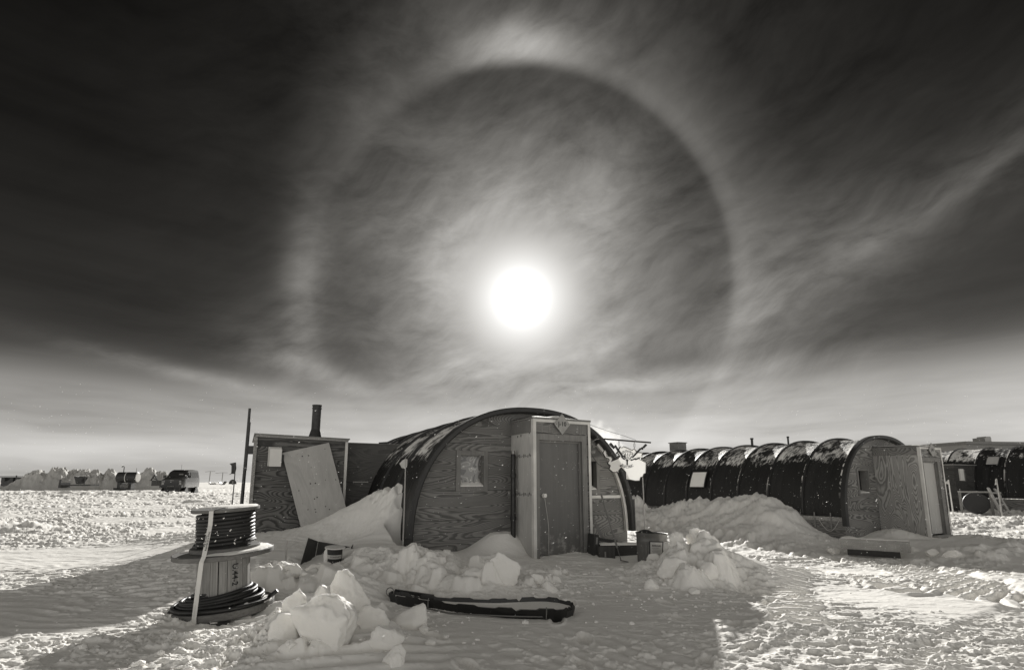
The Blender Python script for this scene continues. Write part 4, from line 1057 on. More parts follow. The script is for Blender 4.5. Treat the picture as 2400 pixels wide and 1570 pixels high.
# ------------------------------------------------------------------ cable reels
def reel_flange(R_, th, mat, parent, z, seed=0, name='flange'):
    m = MB(); n = 48; rng = random.Random(seed)
    prof = [R_ * (1 + rng.uniform(-.008, .006)) for _ in range(n)]
    vs = []
    for zz, s_ in ((z, .985), (z + th * .12, 1.0), (z + th * .88, 1.0), (z + th, .985)):
        for k in range(n):
            t = 2 * math.pi * k / n; vs.append((prof[k] * s_ * math.cos(t), prof[k] * s_ * math.sin(t), zz))
    fs = [tuple(range(n))[::-1], tuple(3 * n + k for k in range(n))]
    for a in range(3):
        for k in range(n): fs.append((a * n + k, a * n + (k + 1) % n, (a + 1) * n + (k + 1) % n, (a + 1) * n + k))
    return m.add(vs, fs).build(name, mat, parent, True)
def snow_patch(parent, outline, z, th=.012, name='snow_patch'):
    c = [sum(p[i] for p in outline) / len(outline) for i in (0, 1)]; n = len(outline)
    rng = random.Random(int(abs(c[0]) * 999)); fine = []
    for i in range(n):
        a, b = outline[i], outline[(i + 1) % n]
        for k in range(5):
            f = k / 5; j = rng.uniform(-.018, .018); fine.append((a[0] + (b[0] - a[0]) * f + j, a[1] + (b[1] - a[1]) * f + j * .7))
    n = len(fine); vs = [(x, y, z) for x, y in fine] + [(c[0] + (x - c[0]) * .9, c[1] + (y - c[1]) * .9, z + th) for x, y in fine] + [(c[0], c[1], z + th * 1.3)]
    fs = [(i, (i + 1) % n, n + (i + 1) % n, n + i) for i in range(n)] + [(n + i, n + (i + 1) % n, 2 * n) for i in range(n)]
    return MB().add(vs, fs).build(name, 'snowcap', parent, True)
RB = at(523, 1428, 5.95)
tilt = (R(2.5), R(-2.8), 0)
RM = Matrix.Translation(RB) @ Euler(tilt).to_matrix().to_4x4()
reel1 = thing('cable_reel', 'large wooden cable reel with bare staves and loose black cable, under the smaller reel', 'cable reel', RB, tilt, 'wooden cable reels')
R1 = .515; H1r = .64
reel_flange(R1, .075, 'reel_wood', reel1, .0, 1); reel_flange(R1 - .012, .05, 'reel_wood', reel1, H1r - .05, 2)
MB().span((-.25, -R1 - .0, -.055), (.30, -R1 + .10, -.002)).build('skid_board', 'dark_wood', reel1)
n = 20
bar = MB()
for k in range(n):
    t0, t1 = 2 * math.pi * (k + .03) / n, 2 * math.pi * (k + .97) / n; r_ = .262 * (1 + .012 * math.sin(k * 2.7))
    if k == 15: t1 -= .02
    bar.add([(r_ * math.cos(t_), r_ * math.sin(t_), z) for z in (.076, H1r - .051) for t_ in (t0, t1)] + [((r_ - .03) * math.cos(t_), (r_ - .03) * math.sin(t_), z) for z in (.076, H1r - .051) for t_ in (t0, t1)],
            [(0, 1, 3, 2), (0, 2, 6, 4), (1, 5, 7, 3)])
bar = bar.build('barrel', 'stave', reel1)
MB().lathe([(.0, .0765), (.228, .0765), (.228, H1r - .0505), (.0, H1r - .0505)], 24).build('barrel_core', 'ink', reel1, True)
def tb(x, y, z_): # vertical stencil on the barrel
    a = R(-68) + (y) / .269; return (.269 * math.cos(a) - 0 * z_, .269 * math.sin(a), .34 - x)
text_mesh('U.44-2', .085, 'ink', reel1, lambda x, y, z: ((.269 + z) * math.cos(R(-38) + y / .269), (.269 + z) * math.sin(R(-38) + y / .269), .40 - x))
# loose heavy coils at the foot: turns that climb to the right
pts = []
for k in range(0, 36 * 7 + 1):
    a = 2 * math.pi * k / 36; tn = k / 36
    rr_ = .425 - .022 * tn - (.05 if tn > 3 else 0) * min(1, tn - 3 if tn > 3 else 0) + .012 * math.sin(tn * 2.3)
    cl = .026 * tn + (.012 + .013 * tn) * (math.cos(a - .25) * .8 + .3)
    pts.append((rr_ * math.cos(a) - .03 + .02 * math.sin(tn * 1.9), rr_ * .93 * math.sin(a), max(.098 + .0 * tn, .10 + cl * .78)))
MB().tube(pts, .021, 10).build('loose_cable', 'rubber', reel1, True)
pts = [(.475 * math.cos(a), .475 * math.sin(a), .097 + .004 * math.sin(a * 3)) for a in [R(-205) + R(215) * k / 50 for k in range(51)]] + [(.53, .02, .13), (.58, .03, .17)]
MB().tube(pts, .0215, 10).build('cable_tail', 'rubber', reel1, True)
snow_patch(reel1, [(-0.493, 0.044), (-0.396, 0.176), (-0.176, 0.370), (-0.044, 0.317), (-0.220, 0.088), (-0.422, -0.106)], H1r + .0005)
snow_patch(reel1, [(0.018, -0.422), (0.299, -0.405), (0.440, -0.229), (0.493, 0.000), (0.440, 0.194), (0.264, 0.396), (0.334, 0.000), (0.246, -0.246), (0.088, -0.334)], H1r + .0005, .016)
snow_patch(reel1, [(0.220, 0.334), (0.458, 0.176), (0.502, 0.000), (0.493, -0.106), (0.387, 0.088)], .076, .010)
# upper reel
U0 = RM @ Vector((.015, .0, H1r + .004))
reel2 = thing('cable_reel', 'smaller wooden reel wound full with thick black cable, stacked on the large reel', 'cable reel', U0, tilt, 'wooden cable reels')
R2 = .348; H2r = .46
reel_flange(R2, .045, 'reel_wood', reel2, .0, 3); reel_flange(R2 - .005, .035, 'reel_wood', reel2, H2r - .035, 4)
MB().lathe([(.0, .0455), (.235, .0455), (.235, H2r - .036), (.0, H2r - .036)], 24).build('barrel', 'dark_wood', reel2, True)
pts = []; turns = 9.0
for k in range(int(turns * 40) + 1):
    a = 2 * math.pi * k / 40 + .8; tn = k / 40
    pts.append((.272 * math.cos(a), .272 * math.sin(a), .068 + tn / turns * (H2r - .035 - .045 - .045) + .006 * math.sin(a * 1.0 + tn)))
MB().tube(pts, .0235, 10).build('wound_cable', 'rubber', reel2, True)
MB().tube([(-.17, -.22, .052), (-.25, -.16, .068), (-.30, -.05, .07), (-.33, .06, .068)], .022, 8).build('cable_end', 'rubber', reel2, True)
MB().tube([(.26, .12, .09), (.295, .02, .10), (.305, -.10, .10), (.295, -.14, .09)], .022, 8).build('cable_end', 'rubber', reel2, True)
snow_patch(reel2, [(-0.327, 0.043), (-0.215, 0.241), (0.000, 0.331), (0.215, 0.258), (0.335, 0.043), (0.284, -0.155), (0.155, -0.258), (0.043, -0.172), (-0.086, -0.017), (-0.215, -0.017)], H2r + .0005, .012)
# bits of snow stuck to the winding
rng = random.Random(8); m = MB()
for k in range(26):
    a = R(rng.uniform(-150, -30)); z = rng.uniform(.08, H2r - .08); l = rng.uniform(.004, .011); c_ = Vector((.297 * math.cos(a), .297 * math.sin(a), z))
    m.box(c_, (l * rng.uniform(1, 2.6), .006, l), Matrix.Rotation(a + math.pi / 2, 3, 'Z') @ Matrix.Rotation(rng.uniform(-1, 1), 3, 'Y'))
kind(m.build('stuck_snow', 'snowcap', reel2), 'stuff')
# strap
st = thing('ratchet_strap', 'pale printed strap pulled down over the front of both stacked reels', 'strap', RB, tilt)
xs0, xs1 = -.150, -.235
pth = [(.10, .12, 1.108), (.055, -R2 + .03, 1.112), (.05, -R2 - .006, 1.095), (.055, -R2 - .03, .95), (.07, -.50, .66), (.06, -.528, .60), (.005, -.535, .06), (.0, -.52, -.06)]; xs0 = .045
vs = []
for i, (x, y, z) in enumerate(pth):
    w_ = .0235; vs += [(x - w_, y, z), (x + w_, y, z)]
m = MB().add(vs[2:] , [(2 * k, 2 * k + 1, 2 * k + 3, 2 * k + 2) for k in range(len(pth) - 2)])
m.add([(x, y + .003, z + .002) for x, y, z in vs[2:]], [(2 * k, 2 * k + 2, 2 * k + 3, 2 * k + 1) for k in range(len(pth) - 2)])
so_ = m.build('webbing', 'strap', st)
MB().add([(.08, .14, 1.109), (.12, .11, 1.109), (xs0 + .046, -R2 + .028, 1.116), (xs0 - .0, -R2 + .028, 1.116)], [(0, 1, 2, 3)]).build('top_webbing', 'ink', st)
def sp(x, y, z): # text runs down the strap
    f = (.99 - x - .0); k0, k1 = Vector(pth[3]), Vector(pth[4]); t_ = (.95 - (.80 - x)) / (.95 - .66); q_ = k0.lerp(k1, t_); return (q_.x + y, q_.y - .003 - z, q_.z)
text_mesh('Davis 9 ILZ Bonding', .022, 'ink', st, lambda x, y, z: sp(x, y + .009, z), th=.001); text_mesh('Your Lic. Exp.', .020, 'ink', st, lambda x, y, z: sp(x, y - .012, z), th=.001)
M['stitch'] = M['grey']
MB().beam(Vector(pth[4]) + Vector((0, -.004, 0)), Vector(pth[6]) + Vector((0, -.004, .02)), .0022, .001).build('stitch_line', 'grey', st)

# ------------------------------------------------------------------ dark box and small spool on the drift
def quadsheet(mbuild, P, th=.008):
    P = [Vector(p) for p in P]; nrm = (P[1] - P[0]).cross(P[2] - P[0]).normalized() * th; n = len(P)
    return mbuild.add([tuple(p) for p in P] + [tuple(p + nrm) for p in P], [tuple(range(n))[::-1], tuple(range(n, 2 * n))] + [(i, (i + 1) % n, (i + 1) % n + n, i + n) for i in range(n)])
bx0 = at(760, 1310, 8.1); bxt = thing('open_box', 'dark open cardboard box sunk in the drift behind the small spool', 'box', bx0)
def rel(px, py, Y): return at(px, py, Y) - bx0
quadsheet(MB(), [rel(746, 1268, 8.35), rel(822, 1281, 8.5), rel(815, 1325, 8.4), rel(735, 1330, 8.25)]).build('back_panel', 'card', bxt)
quadsheet(MB(), [rel(723.5, 1260, 8.0), rel(745.5, 1268, 8.33), rel(733, 1335, 8.22), rel(700, 1340, 7.9)]).build('side_flap', 'card', bxt)
quadsheet(MB(), [rel(822.5, 1282, 8.49), rel(827, 1275, 8.3), rel(818, 1312, 8.2), rel(813, 1325, 8.35)]).build('side_flap', 'card', bxt)
sp0 = at(782, 1324, 7.8)
spl = thing('small_spool', 'small black wire spool with a white top, standing on the drift before the dark box', 'spool', sp0, (R(4), R(3), 0))
MB().lathe([(0, 0), (.13, 0), (.13, .012), (0, .013)], 24).build('bottom_flange', 'black', spl, True)
MB().lathe([(0, .014), (.108, .014), (.110, .10), (.108, .245), (0, .246)], 28).build('wire_winding', 'rubber', spl, True)
MB().lathe([(0, .247), (.142, .247), (.145, .252), (.142, .262), (.018, .263), (.018, .258), (0, .258)], 32).build('top_flange', 'white', spl, True)
MB().add([((.1115) * math.cos(R(a)), .1115 * math.sin(R(a)), z) for a in range(-170, -9, 10) for z in (.11, .165)], [(2 * k, 2 * k + 2, 2 * k + 3, 2 * k + 1) for k in range(16)]).build('paper_label', 'offwhite', spl, True)
text_mesh('CONDUCT', .032, 'ink', spl, lambda x, y, z: ((.1125 + z) * math.cos(R(-62) + x / .1125), (.1125 + z) * math.sin(R(-62) + x / .1125), .137 + y), th=.001)

# ------------------------------------------------------------------ right of the porch
c0 = at(1528, 1317, 8.75); can = thing('trash_can', 'dented ribbed steel trash can with framed notice, half buried by the snow mound', 'trash can', (c0.x, c0.y, c0.z - .04), (R(-1), R(2), 0))
n = 96; vs = []; hh = .50
prof = [(0, .215), (.02, .22), (.05, .222), (.34, .238), (.36, .246), (.40, .247), (.42, .243), (.44, .249), (.48, .250), (.50, .262), (.51, .262), (.505, .245), (.10, .225)]
for z, r_ in prof:
    for k in range(n):
        a = 2 * math.pi * k / n; rb = .0075 * math.cos(k * 2 * math.pi * 32 / n * 1.0) if .04 < z < .35 else 0
        dn_ = .012 * math.exp(-((a - 4.2) / .35) ** 2); vs.append(((r_ + rb - dn_) * math.cos(a), (r_ + rb - dn_) * math.sin(a), z))
MB().add(vs, [(i * n + k, i * n + (k + 1) % n, (i + 1) * n + (k + 1) % n, (i + 1) * n + k) for i in range(len(prof) - 1) for k in range(n)]).build('can_body', 'dull_steel', can, True)
def curved(a0, a1, z0, z1, r_, mat, name, parent):
    return MB().add([(r_ * math.cos(R(a0 + (a1 - a0) * k / 10)), r_ * math.sin(R(a0 + (a1 - a0) * k / 10)), z) for k in range(11) for z in (z0, z1)], [(2 * k, 2 * k + 2, 2 * k + 3, 2 * k + 1) for k in range(10)]).build(name, mat, parent, True)
nb = curved(-114, -62, .08, .395, .2535, 'ink', 'notice_border', can)
curved(-110, -66, .06, .380, .2560, 'offwhite', 'notice', can)
text_mesh('BIERGAS', .040, 'ink', can, lambda x, y, z: ((.2572 + z) * math.cos(R(-88) + x / .2572), (.2572 + z) * math.sin(R(-88) + x / .2572), .325 + y), th=.001)
for i, z in enumerate((.285, .262, .24, .218, .196)):
    curved(-104 + (i % 2) * 3, -78 + (i * 7) % 9, z, z + .006, .2574, 'grey', 'printed_line', can)
m = MB(); rng = random.Random(3); n = 20
for i in range(8):
    ph = math.pi / 2 * i / 7
    for k in range(n):
        a = 2 * math.pi * k / n; r_ = .13 * math.cos(ph) * (1 + .12 * math.sin(k * 2.3 + i)); m.v.append((-.09 + r_ * math.cos(a) * 1.05, r_ * math.sin(a), .46 + .105 * math.sin(ph)))
m.f = [(i * n + k, i * n + (k + 1) % n, (i + 1) * n + (k + 1) % n, (i + 1) * n + k) for i in range(7) for k in range(n)]
bag = m.build('bag', 'rubber', None, True); bag.name = 'garbage_bag'; bag.matrix_world = Matrix.Translation((c0.x, c0.y, c0.z - .04)); tag(bag, 'black plastic bag bulging out of the steel trash can', 'garbage bag')
# timber beam, block, box
g = at(1408, 1306, 9.55); bm = thing('timber_beam', 'long dark timber lying behind the trash can with snow on top', 'timber', (g.x, g.y, g.z - .06), (0, 0, R(6)))
MB().span((0, 0, 0), (1.05, .18, .27)).build('beam', 'dark_wood', bm); 
vs = []; n = 16
for k in range(n + 1):
    x = 1.04 * k / n; vs += [(x, -.004, .268), (x, .03, .285 + .01 * abs(math.sin(k * 1.7))), (x, .18, .29 + .012 * abs(math.sin(k * .9)))]
MB().add(vs, [(k * 3 + a, k * 3 + 3 + a, k * 3 + 4 + a, k * 3 + 1 + a) for k in range(n) for a in (0, 1)]).build('beam_snow', 'snowcap', bm, True)
g = at(1404, 1309, 9.35); bk = thing('wooden_block', 'weathered wooden block standing before the snow topped timber', 'block', (g.x, g.y, g.z - .03), (0, 0, R(4)))

M['dark_wood_z'] = lumber('dark_wood_upright', .07, 'z', .5); MB().span((0, 0, 0), (.29, .12, .235)).build('block', 'dark_wood_z', bk)
MB().span((.10, -.016, .0), (.125, -.002, .15)).build('metal_tab', 'steel', bk)
g = at(1402, 1281, 9.75); cb = thing('cardboard_box', 'dark tilted cardboard box with a pale tape stripe, between porch and timber', 'box', (g.x, g.y, g.z), (R(-4), R(9), R(10)))
MB().span((-.02, 0, -.03), (.36, .25, .165)).build('box_body', 'card', cb); MB().span((-.02, -.004, .085), (.365, -.001, .105)).build('tape', 'grey', cb)
g = at(1390, 1300, 9.5); cb = thing('cardboard_box', 'dark upright carton with a small label, pressed against the right corner of the near porch', 'box', (g.x, g.y, g.z - .05), (0, R(5), R(14)))
MB().span((0, 0, 0), (.10, .3, .40)).build('box_body', 'card', cb); MB().span((.035, -.004, .24), (.07, -.001, .36)).build('paper_label', 'grey', cb)
def stick(name, label, cat, p0, p1, parts):
    a, b = Vector(p0), Vector(p1); t = thing(name, label, cat, a); d = b - a
    for nm, f0, f1, r_, mt in parts: MB().tube([d * f0, d * f1], r_, 8).build(nm, mt, t, True)
    return t
t = stick('ice_spud', 'wooden handled ice spud leaning on the hut wall right of the porch', 'ice spud', at(1456, 1314, 9.0), at(1409, 1158, 9.9), [('blade_shaft', .0, .18, .008, 'dull_steel'), ('handle', .18, 1, .019, 'trim')])
MB().box((.05, -.02, .0), (.14, .06, .012), Matrix.Rotation(R(12), 3, 'Y')).build('blade', 'dull_steel', t)
a, b = at(1413, 1262, 9.9), at(1386, 1208, 10.1); t = thing('loose_batten', 'short pale batten leaning behind the right corner of the near porch', 'batten', a)
MB().beam((0, 0, 0), b - a, .05, .02, (0, 1, 0)).build('batten', 'trim', t)

# ------------------------------------------------------------------ sled filled with snow
SZ = gz(*G(1130, 1440).xy)
print('SZ', SZ)
near = [(911, 1392), (935, 1396), (965, 1401), (1000, 1406), (1035, 1411), (1074, 1417), (1130, 1422), (1190, 1427), (1250, 1429), (1300, 1430), (1330, 1427), (1347, 1421)]
farr = [(1340, 1412), (1315, 1405), (1285, 1401), (1250, 1401), (1210, 1403), (1170, 1405), (1120, 1404), (1064, 1402), (1016, 1398), (975, 1391), (945, 1387), (925, 1384)]
rim = []
for i, (a, b) in enumerate(near): rim.append(G(a, b, SZ + .085 + .05 * max(0, 1 - i / 4)))
for i, (a, b) in enumerate(farr): rim.append(G(a, b, SZ + .09 + .06 * max(0, (i - 7) / 4)))
fine = []
for i in range(len(rim)):
    a, b = rim[i], rim[(i + 1) % len(rim)]
    for k in range(6): fine.append(a.lerp(b, k / 6))
cen = sum(fine, Vector()) / len(fine)
sled = thing('cargo_sled', 'long black plastic sled filled with snow and rimmed with ragged edges, in the foreground', 'sled', (cen.x, cen.y, SZ))
n = len(fine); rng = random.Random(6)
loc_ = [Vector((p.x - cen.x, p.y - cen.y, p.z - SZ)) for p in fine]
vs = []; ji = 0
for i, p in enumerate(loc_):
    tab = .014 if (i // 5) % 2 == 0 else 0.0
    if rng.random() < .06: tab -= .03
    inn = Vector((-p.x * .012, -p.y * .10, 0)); fe = min(1, max(0, (-p.x / 1.0 - .45) / .5)); bot = Vector((p.x * .972, p.y * .86, -.05 * (1 - fe) + (p.z - .055) * fe))
    vs += [tuple(bot), tuple(p + Vector((0, 0, -.025))), tuple(Vector((p.x * 1.004, p.y * 1.04, p.z + tab))), tuple(p + inn + Vector((0, 0, tab - .002))), tuple(Vector((p.x * .965, p.y * .74, .02)))]
MB().add(vs, [(i * 5 + a, ((i + 1) % n) * 5 + a, ((i + 1) % n) * 5 + a + 1, i * 5 + a + 1) for i in range(n) for a in range(4)]).build('hull', 'plastic', sled)
vs = []
for i, p in enumerate(loc_): vs += [(p.x * .99, p.y * .93, p.z - .03), (p.x * .80, p.y * .55, .062), (0.0 + p.x * .5, p.y * .2, .055)]
MB().add(vs + [(0, 0, .052)], [(i * 3 + a, ((i + 1) % n) * 3 + a, ((i + 1) % n) * 3 + a + 1, i * 3 + a + 1) for i in range(n) for a in (0, 1)] + [(i * 3 + 2, ((i + 1) % n) * 3 + 2, 3 * n) for i in range(n)]).build('snow_fill', 'snow', sled, True)
# rub rail and lashings
MB().tube([Vector((G(a, b, SZ + .02).x - cen.x, G(a, b, SZ + .02).y - cen.y - .01, .02 + .05 * max(0, 1 - i / 3.0))) for i, (a, b) in enumerate([(935, 1411), (965, 1420), (1000, 1428), (1050, 1435), (1110, 1439), (1200, 1443), (1267, 1444), (1325, 1438)])], .008, 6).build('side_rope', 'dull_steel', sled, True)
for px, py0, py1 in ((936, 1396, 1420), (1004, 1405, 1430), (1281, 1427, 1446)):
    a, b = G(px, py0, SZ + .10), G(px - 1, py1, SZ + .01); MB().tube([Vector((a.x - cen.x, a.y - cen.y + .02, .11)), Vector((a.x - cen.x, a.y - cen.y - .02, .10)), Vector((b.x - cen.x, b.y - cen.y - .01, .0))], .006, 5).build('lashing', 'grey', sled, True)
a = G(918, 1387, SZ + .15); MB().tube([Vector((a.x - cen.x - .02 + .045 * math.cos(k * .55), a.y - cen.y + .02 * math.sin(k * .3), .15 + .045 * math.sin(k * .55))) for k in range(13)], .006, 5).build('tow_loop', 'grey', sled, True)
# ragged far strip
a = G(925, 1384, SZ + .15); b = G(1016, 1398, SZ + .1); MB().beam((a.x - cen.x, a.y - cen.y + .01, .15), (b.x - cen.x, b.y - cen.y + .02, .10), .03, .035).build('rim_strip', 'plastic', sled)

# ------------------------------------------------------------------ long plank box in front of the second hut
a = G(1973, 1293, -.40); b = G(2122, 1303, -.40); d_ = (b - a); L_ = d_.length; 
pb2 = thing('wooden_skid', 'pale snow dusted timber skid on the ground before the second hut', 'skid', a, (0, 0, math.atan2(d_.y, d_.x)))
MB().span((-.02, 0, .085), (L_ * .86, .09, .34)).build('side_plank', 'frosty', pb2); MB().span((L_ * .861, -.004, .085), (L_ + .12, .088, .335)).build('side_plank', 'frosty', pb2)
MB().span((.12, .02, -.06), (L_ * .93, .10, .083)).build('runner', 'dark_wood', pb2)
vs = []; n = 18
for k in range(n + 1):
    x = (L_ + .1) * k / n; vs += [(x, .002, .343), (x, .05, .36 + .014 * abs(math.sin(k * 1.3))), (x, .6, .33 + .03 * math.sin(k * .8))]
MB().add(vs, [(k * 3 + a_, k * 3 + 3 + a_, k * 3 + 4 + a_, k * 3 + 1 + a_) for k in range(n) for a_ in (0, 1)]).build('snow_top', 'snowcap', pb2, True)

# ------------------------------------------------------------------ snow blocks
def ico(sub):
    import bmesh
    bm = bmesh.new(); bmesh.ops.create_icosphere(bm, subdivisions=sub, radius=1.0)
    v = np.array([x.co[:] for x in bm.verts]); f = [tuple(y.index for y in x.verts) for x in bm.faces]; bm.free(); return v, f
ICO = {s: ico(s) for s in (3, 4, 5)}
def noise3(p, s): return (pn(p[:, 0] + p[:, 2] * .37, p[:, 1] - p[:, 2] * .61, s) + pn(p[:, 1] + 5.2, p[:, 2] + p[:, 0] * .29, s + 1) + pn(p[:, 2] - 3.1, p[:, 0] + p[:, 1] * .31, s + 2)) / 1.7
def block(w_, d_, h_, seed, sub=4, nplanes=11, rough=.08, soft=17):
    v, f = ICO[sub]; rng = np.random.RandomState(seed)
    nn_ = rng.normal(size=(nplanes, 3)); nn_ /= np.linalg.norm(nn_, axis=1)[:, None]; dist_ = rng.uniform(.50, .84, nplanes)
    c = np.maximum(v @ nn_.T, 1e-3) / dist_; r_ = 1.0 / np.maximum((c ** soft).sum(1) ** (1 / soft), 1.0)
    q = v * np.minimum(r_, 1.0)[:, None]
    lo_, hi_ = q.min(0), q.max(0); q = (q - (lo_ + hi_) / 2) / ((hi_ - lo_) / 2)
    n1 = noise3(q * 1.6 + seed, seed); n2 = noise3(q * 4.5 + seed, seed + 9); n3 = noise3(q * 9, seed + 20) + noise3(q * 19, seed + 25) * .6; n2 = n2 - np.abs(noise3(q * 2.7 + 4, seed + 30)) * .8
    q = q * (1 + n1 * .09 + n2 * rough * .8 + n3 * rough * .4)[:, None]
    return q * np.array([w_ / 2, d_ / 2, h_ / 2]), f
def chunk(name, label, cat, group, x0, y0, x1, y1, seed, sink=.22, rotz=0, sub=4, planes=11, rough=.08, dep=.8, tilt_=0, Y=None):
    xc = (x0 + x1) / 2; b = onsnow(xc, y1 - (y1 - y0) * .12) if Y is None else at(xc, y1, Y)
    w_ = (x1 - x0) * b.y / 1217; h_ = (y1 - y0) * b.y / 1217 * 1.03
    q, f = block(w_ * 1.06, w_ * dep, h_ * (1 + sink) * 1.08, seed, sub, planes, rough)
    c, s = math.cos(tilt_), math.sin(tilt_); q = np.stack([q[:, 0] * c - q[:, 2] * s, q[:, 1], q[:, 0] * s + q[:, 2] * c], -1)
    m = MB(); m.v = [tuple(p) for p in q]; m.f = f
    top = at(xc, y0, b.y)
    o = m.build(name, 'chunk', None, True); o.location = (b.x, b.y + w_ * dep * .25, (at(xc, y1, b.y).z + top.z) / 2 - h_ * sink * .5)
    return tag(o, label, cat, group)
GRP = 'snow blocks thrown up before the nearest hut'
CH = [('snow_block', 'big craggy snow block with a sunlit top edge, lower left of the pile', (681, 1408, 818, 1507), 11, dict(sub=5, rough=.07, dep=.7)),
      ('snow_block', 'round pitted snow boulder standing highest on the left of the pile', (763, 1345, 870, 1432), 22, dict(sub=5, rough=.09, dep=.8)),
      ('snow_block', 'small lump leaning on the left side of the pitted boulder', (724, 1376, 770, 1417), 33, {}),
      ('snow_block', 'shadowed block touching the left side of the craggy sunlit block', (627, 1445, 688, 1500), 44, {}),
      ('snow_block', 'flat slab tilting down to the right between craggy block and smooth boulder', (832, 1428, 912, 1468), 55, dict(tilt_=-.35, dep=.6)),
      ('snow_block', 'smooth rounded boulder just left of and below the black sled', (917, 1424, 997, 1479), 66, dict(rough=.02, planes=14)),
      ('snow_block', 'pointed pyramid of snow right of the large cable reel', (655, 1389, 712, 1433), 77, dict(planes=7)),
      ('snow_block', 'upright curved plate of crusted snow in front of the porch', (1136, 1305, 1212, 1362), 88, dict(dep=.35, tilt_=-.3, planes=9)),
      ('snow_block', 'little pointed lump at the right end of the pile', (1272, 1364, 1307, 1388), 155, dict(planes=7)),
      ('snow_block', 'ragged block at the bottom of the pile, below the flat slab', (869, 1474, 941, 1524), 177, dict(rough=.10)),
      ('snow_block', 'small lump below the craggy block among the ploughed ridges', (663, 1502, 692, 1523), 199, {}),
      ('snow_block', 'crumbly lump low in the frame right of the ploughed ridges', (893, 1522, 945, 1562), 221, dict(rough=.12)),
      ('snow_block', 'sunlit jagged crust just below the dark box', (668, 1324, 712, 1352), 243, dict(rough=.1, dep=.7)),
      ('snow_block', 'knobbly snow plug at the left side of the small spool', (756, 1284, 772, 1318), 254, dict(dep=.8, Y=7.72)),
      ('snow_block', 'low lump at the right tail of the pile before the door', (1240, 1345, 1275, 1366), 287, {})]
for nm, lb, bx_, sd_, kw in CH: chunk(nm, lb, 'snow block', GRP, *bx_, sd_, **dict(dict(sink=.38), **kw))
GR2 = 'snow blocks of the mound by the trash can'
CH2 = [('tall curled crest of crusted snow on top of the mound by the trash can', (1618, 1243, 1680, 1300), 312, dict(sub=5, rough=.09, dep=.7, Y=7.95)),
       ('spiky pinnacle left of the curled crest on the mound by the can', (1572, 1250, 1606, 1290), 323, dict(sub=4, rough=.14, dep=.8, Y=7.95)),
       ('pale block leaning on the right side of the trash can', (1560, 1274, 1596, 1312), 334, dict(planes=8, Y=8.2)),
       ('sunlit shelf of snow in the middle of the mound by the can', (1590, 1276, 1650, 1330), 345, dict(rough=.08, sub=5, Y=7.6)),
       ('rounded lobe of snow covering the foot of the trash can', (1520, 1298, 1552, 1320), 356, dict(rough=.02, Y=8.25)),
       ('steep dark right face block of the mound by the can', (1650, 1285, 1692, 1360), 367, dict(rough=.08, sub=5, Y=7.6)),
       ('low block at the front foot of the mound by the can', (1512, 1358, 1545, 1382), 378, {}),
       ('little broken lump lying alone in front of the mound', (1616, 1378, 1640, 1392), 389, dict(planes=7)),
       ('bulging block in the front face of the mound by the can', (1640, 1320, 1690, 1362), 392, dict(rough=.04)),
       ('wide block in the lower left face of the mound by the can', (1545, 1310, 1610, 1352), 395, dict(rough=.05))]
for lb, bx_, sd_, kw in CH2: chunk('snow_block', lb, 'snow block', GR2, *bx_, sd_, **kw)
GR3 = 'snow lumps near the second hut'
for lb, bx_, sd_ in [('small snow lump right of the timber skid', (2175, 1287, 2205, 1303), 401), ('flat snow lump on the shaded mound right of the second porch', (2215, 1289, 2256, 1305), 412), ('snow lump at the left foot of the skid by the second hut', (1945, 1283, 1972, 1296), 423)]:
    chunk('snow_block', lb, 'snow block', GR3, *bx_, sd_)
# crumbs strewn over the trodden snow: nobody could count them
rng = random.Random(77); m = MB(); v8, f8 = ico(1)
spots = [(450, 1500, .5, .5, 140), (150, 1520, 1.6, .5, 160), (560, 1540, .6, .45, 110), (2050, 1500, 1.8, .9, 70), (1150, 1370, 1.7, .5, 160), (900, 1480, .7, .6, 160), (1700, 1400, .8, .5, 90), (1400, 1400, 1.6, 1.0, 120), (1850, 1400, 2.2, 1.3, 90), (700, 1380, .7, .5, 90)]
xs, ys, rs = [], [], []
for px, py, rx, ry, k in spots:
    p = G(px, py)
    for _ in range(k): xs.append(rng.gauss(p.x, rx * .7)); ys.append(rng.gauss(p.y, ry * .7)); rs.append(min(.05, .008 * math.exp(rng.gauss(.35, .55))))
zs = height(np.array(xs), np.array(ys))
v8 = np.array(v8)
allv = []; allf = []
for x, y, z, r_ in zip(xs, ys, zs, rs):
    q = v8 * np.array([r_ * rng.uniform(.8, 1.5), r_ * rng.uniform(.8, 1.3), r_ * rng.uniform(.5, .9)]) * (1 + np.array([rng.uniform(-.25, .25) for _ in range(len(v8))]))[:, None] + np.array([x, y, z + r_ * .15])
    o_ = len(allv); allv += [tuple(p) for p in q]; allf += [tuple(i + o_ for i in f) for f in f8]
mb = MB(); mb.v = allv; mb.f = allf; cr = mb.build('snow_crumbs', 'chunk', None, False); kind(cr, 'stuff')

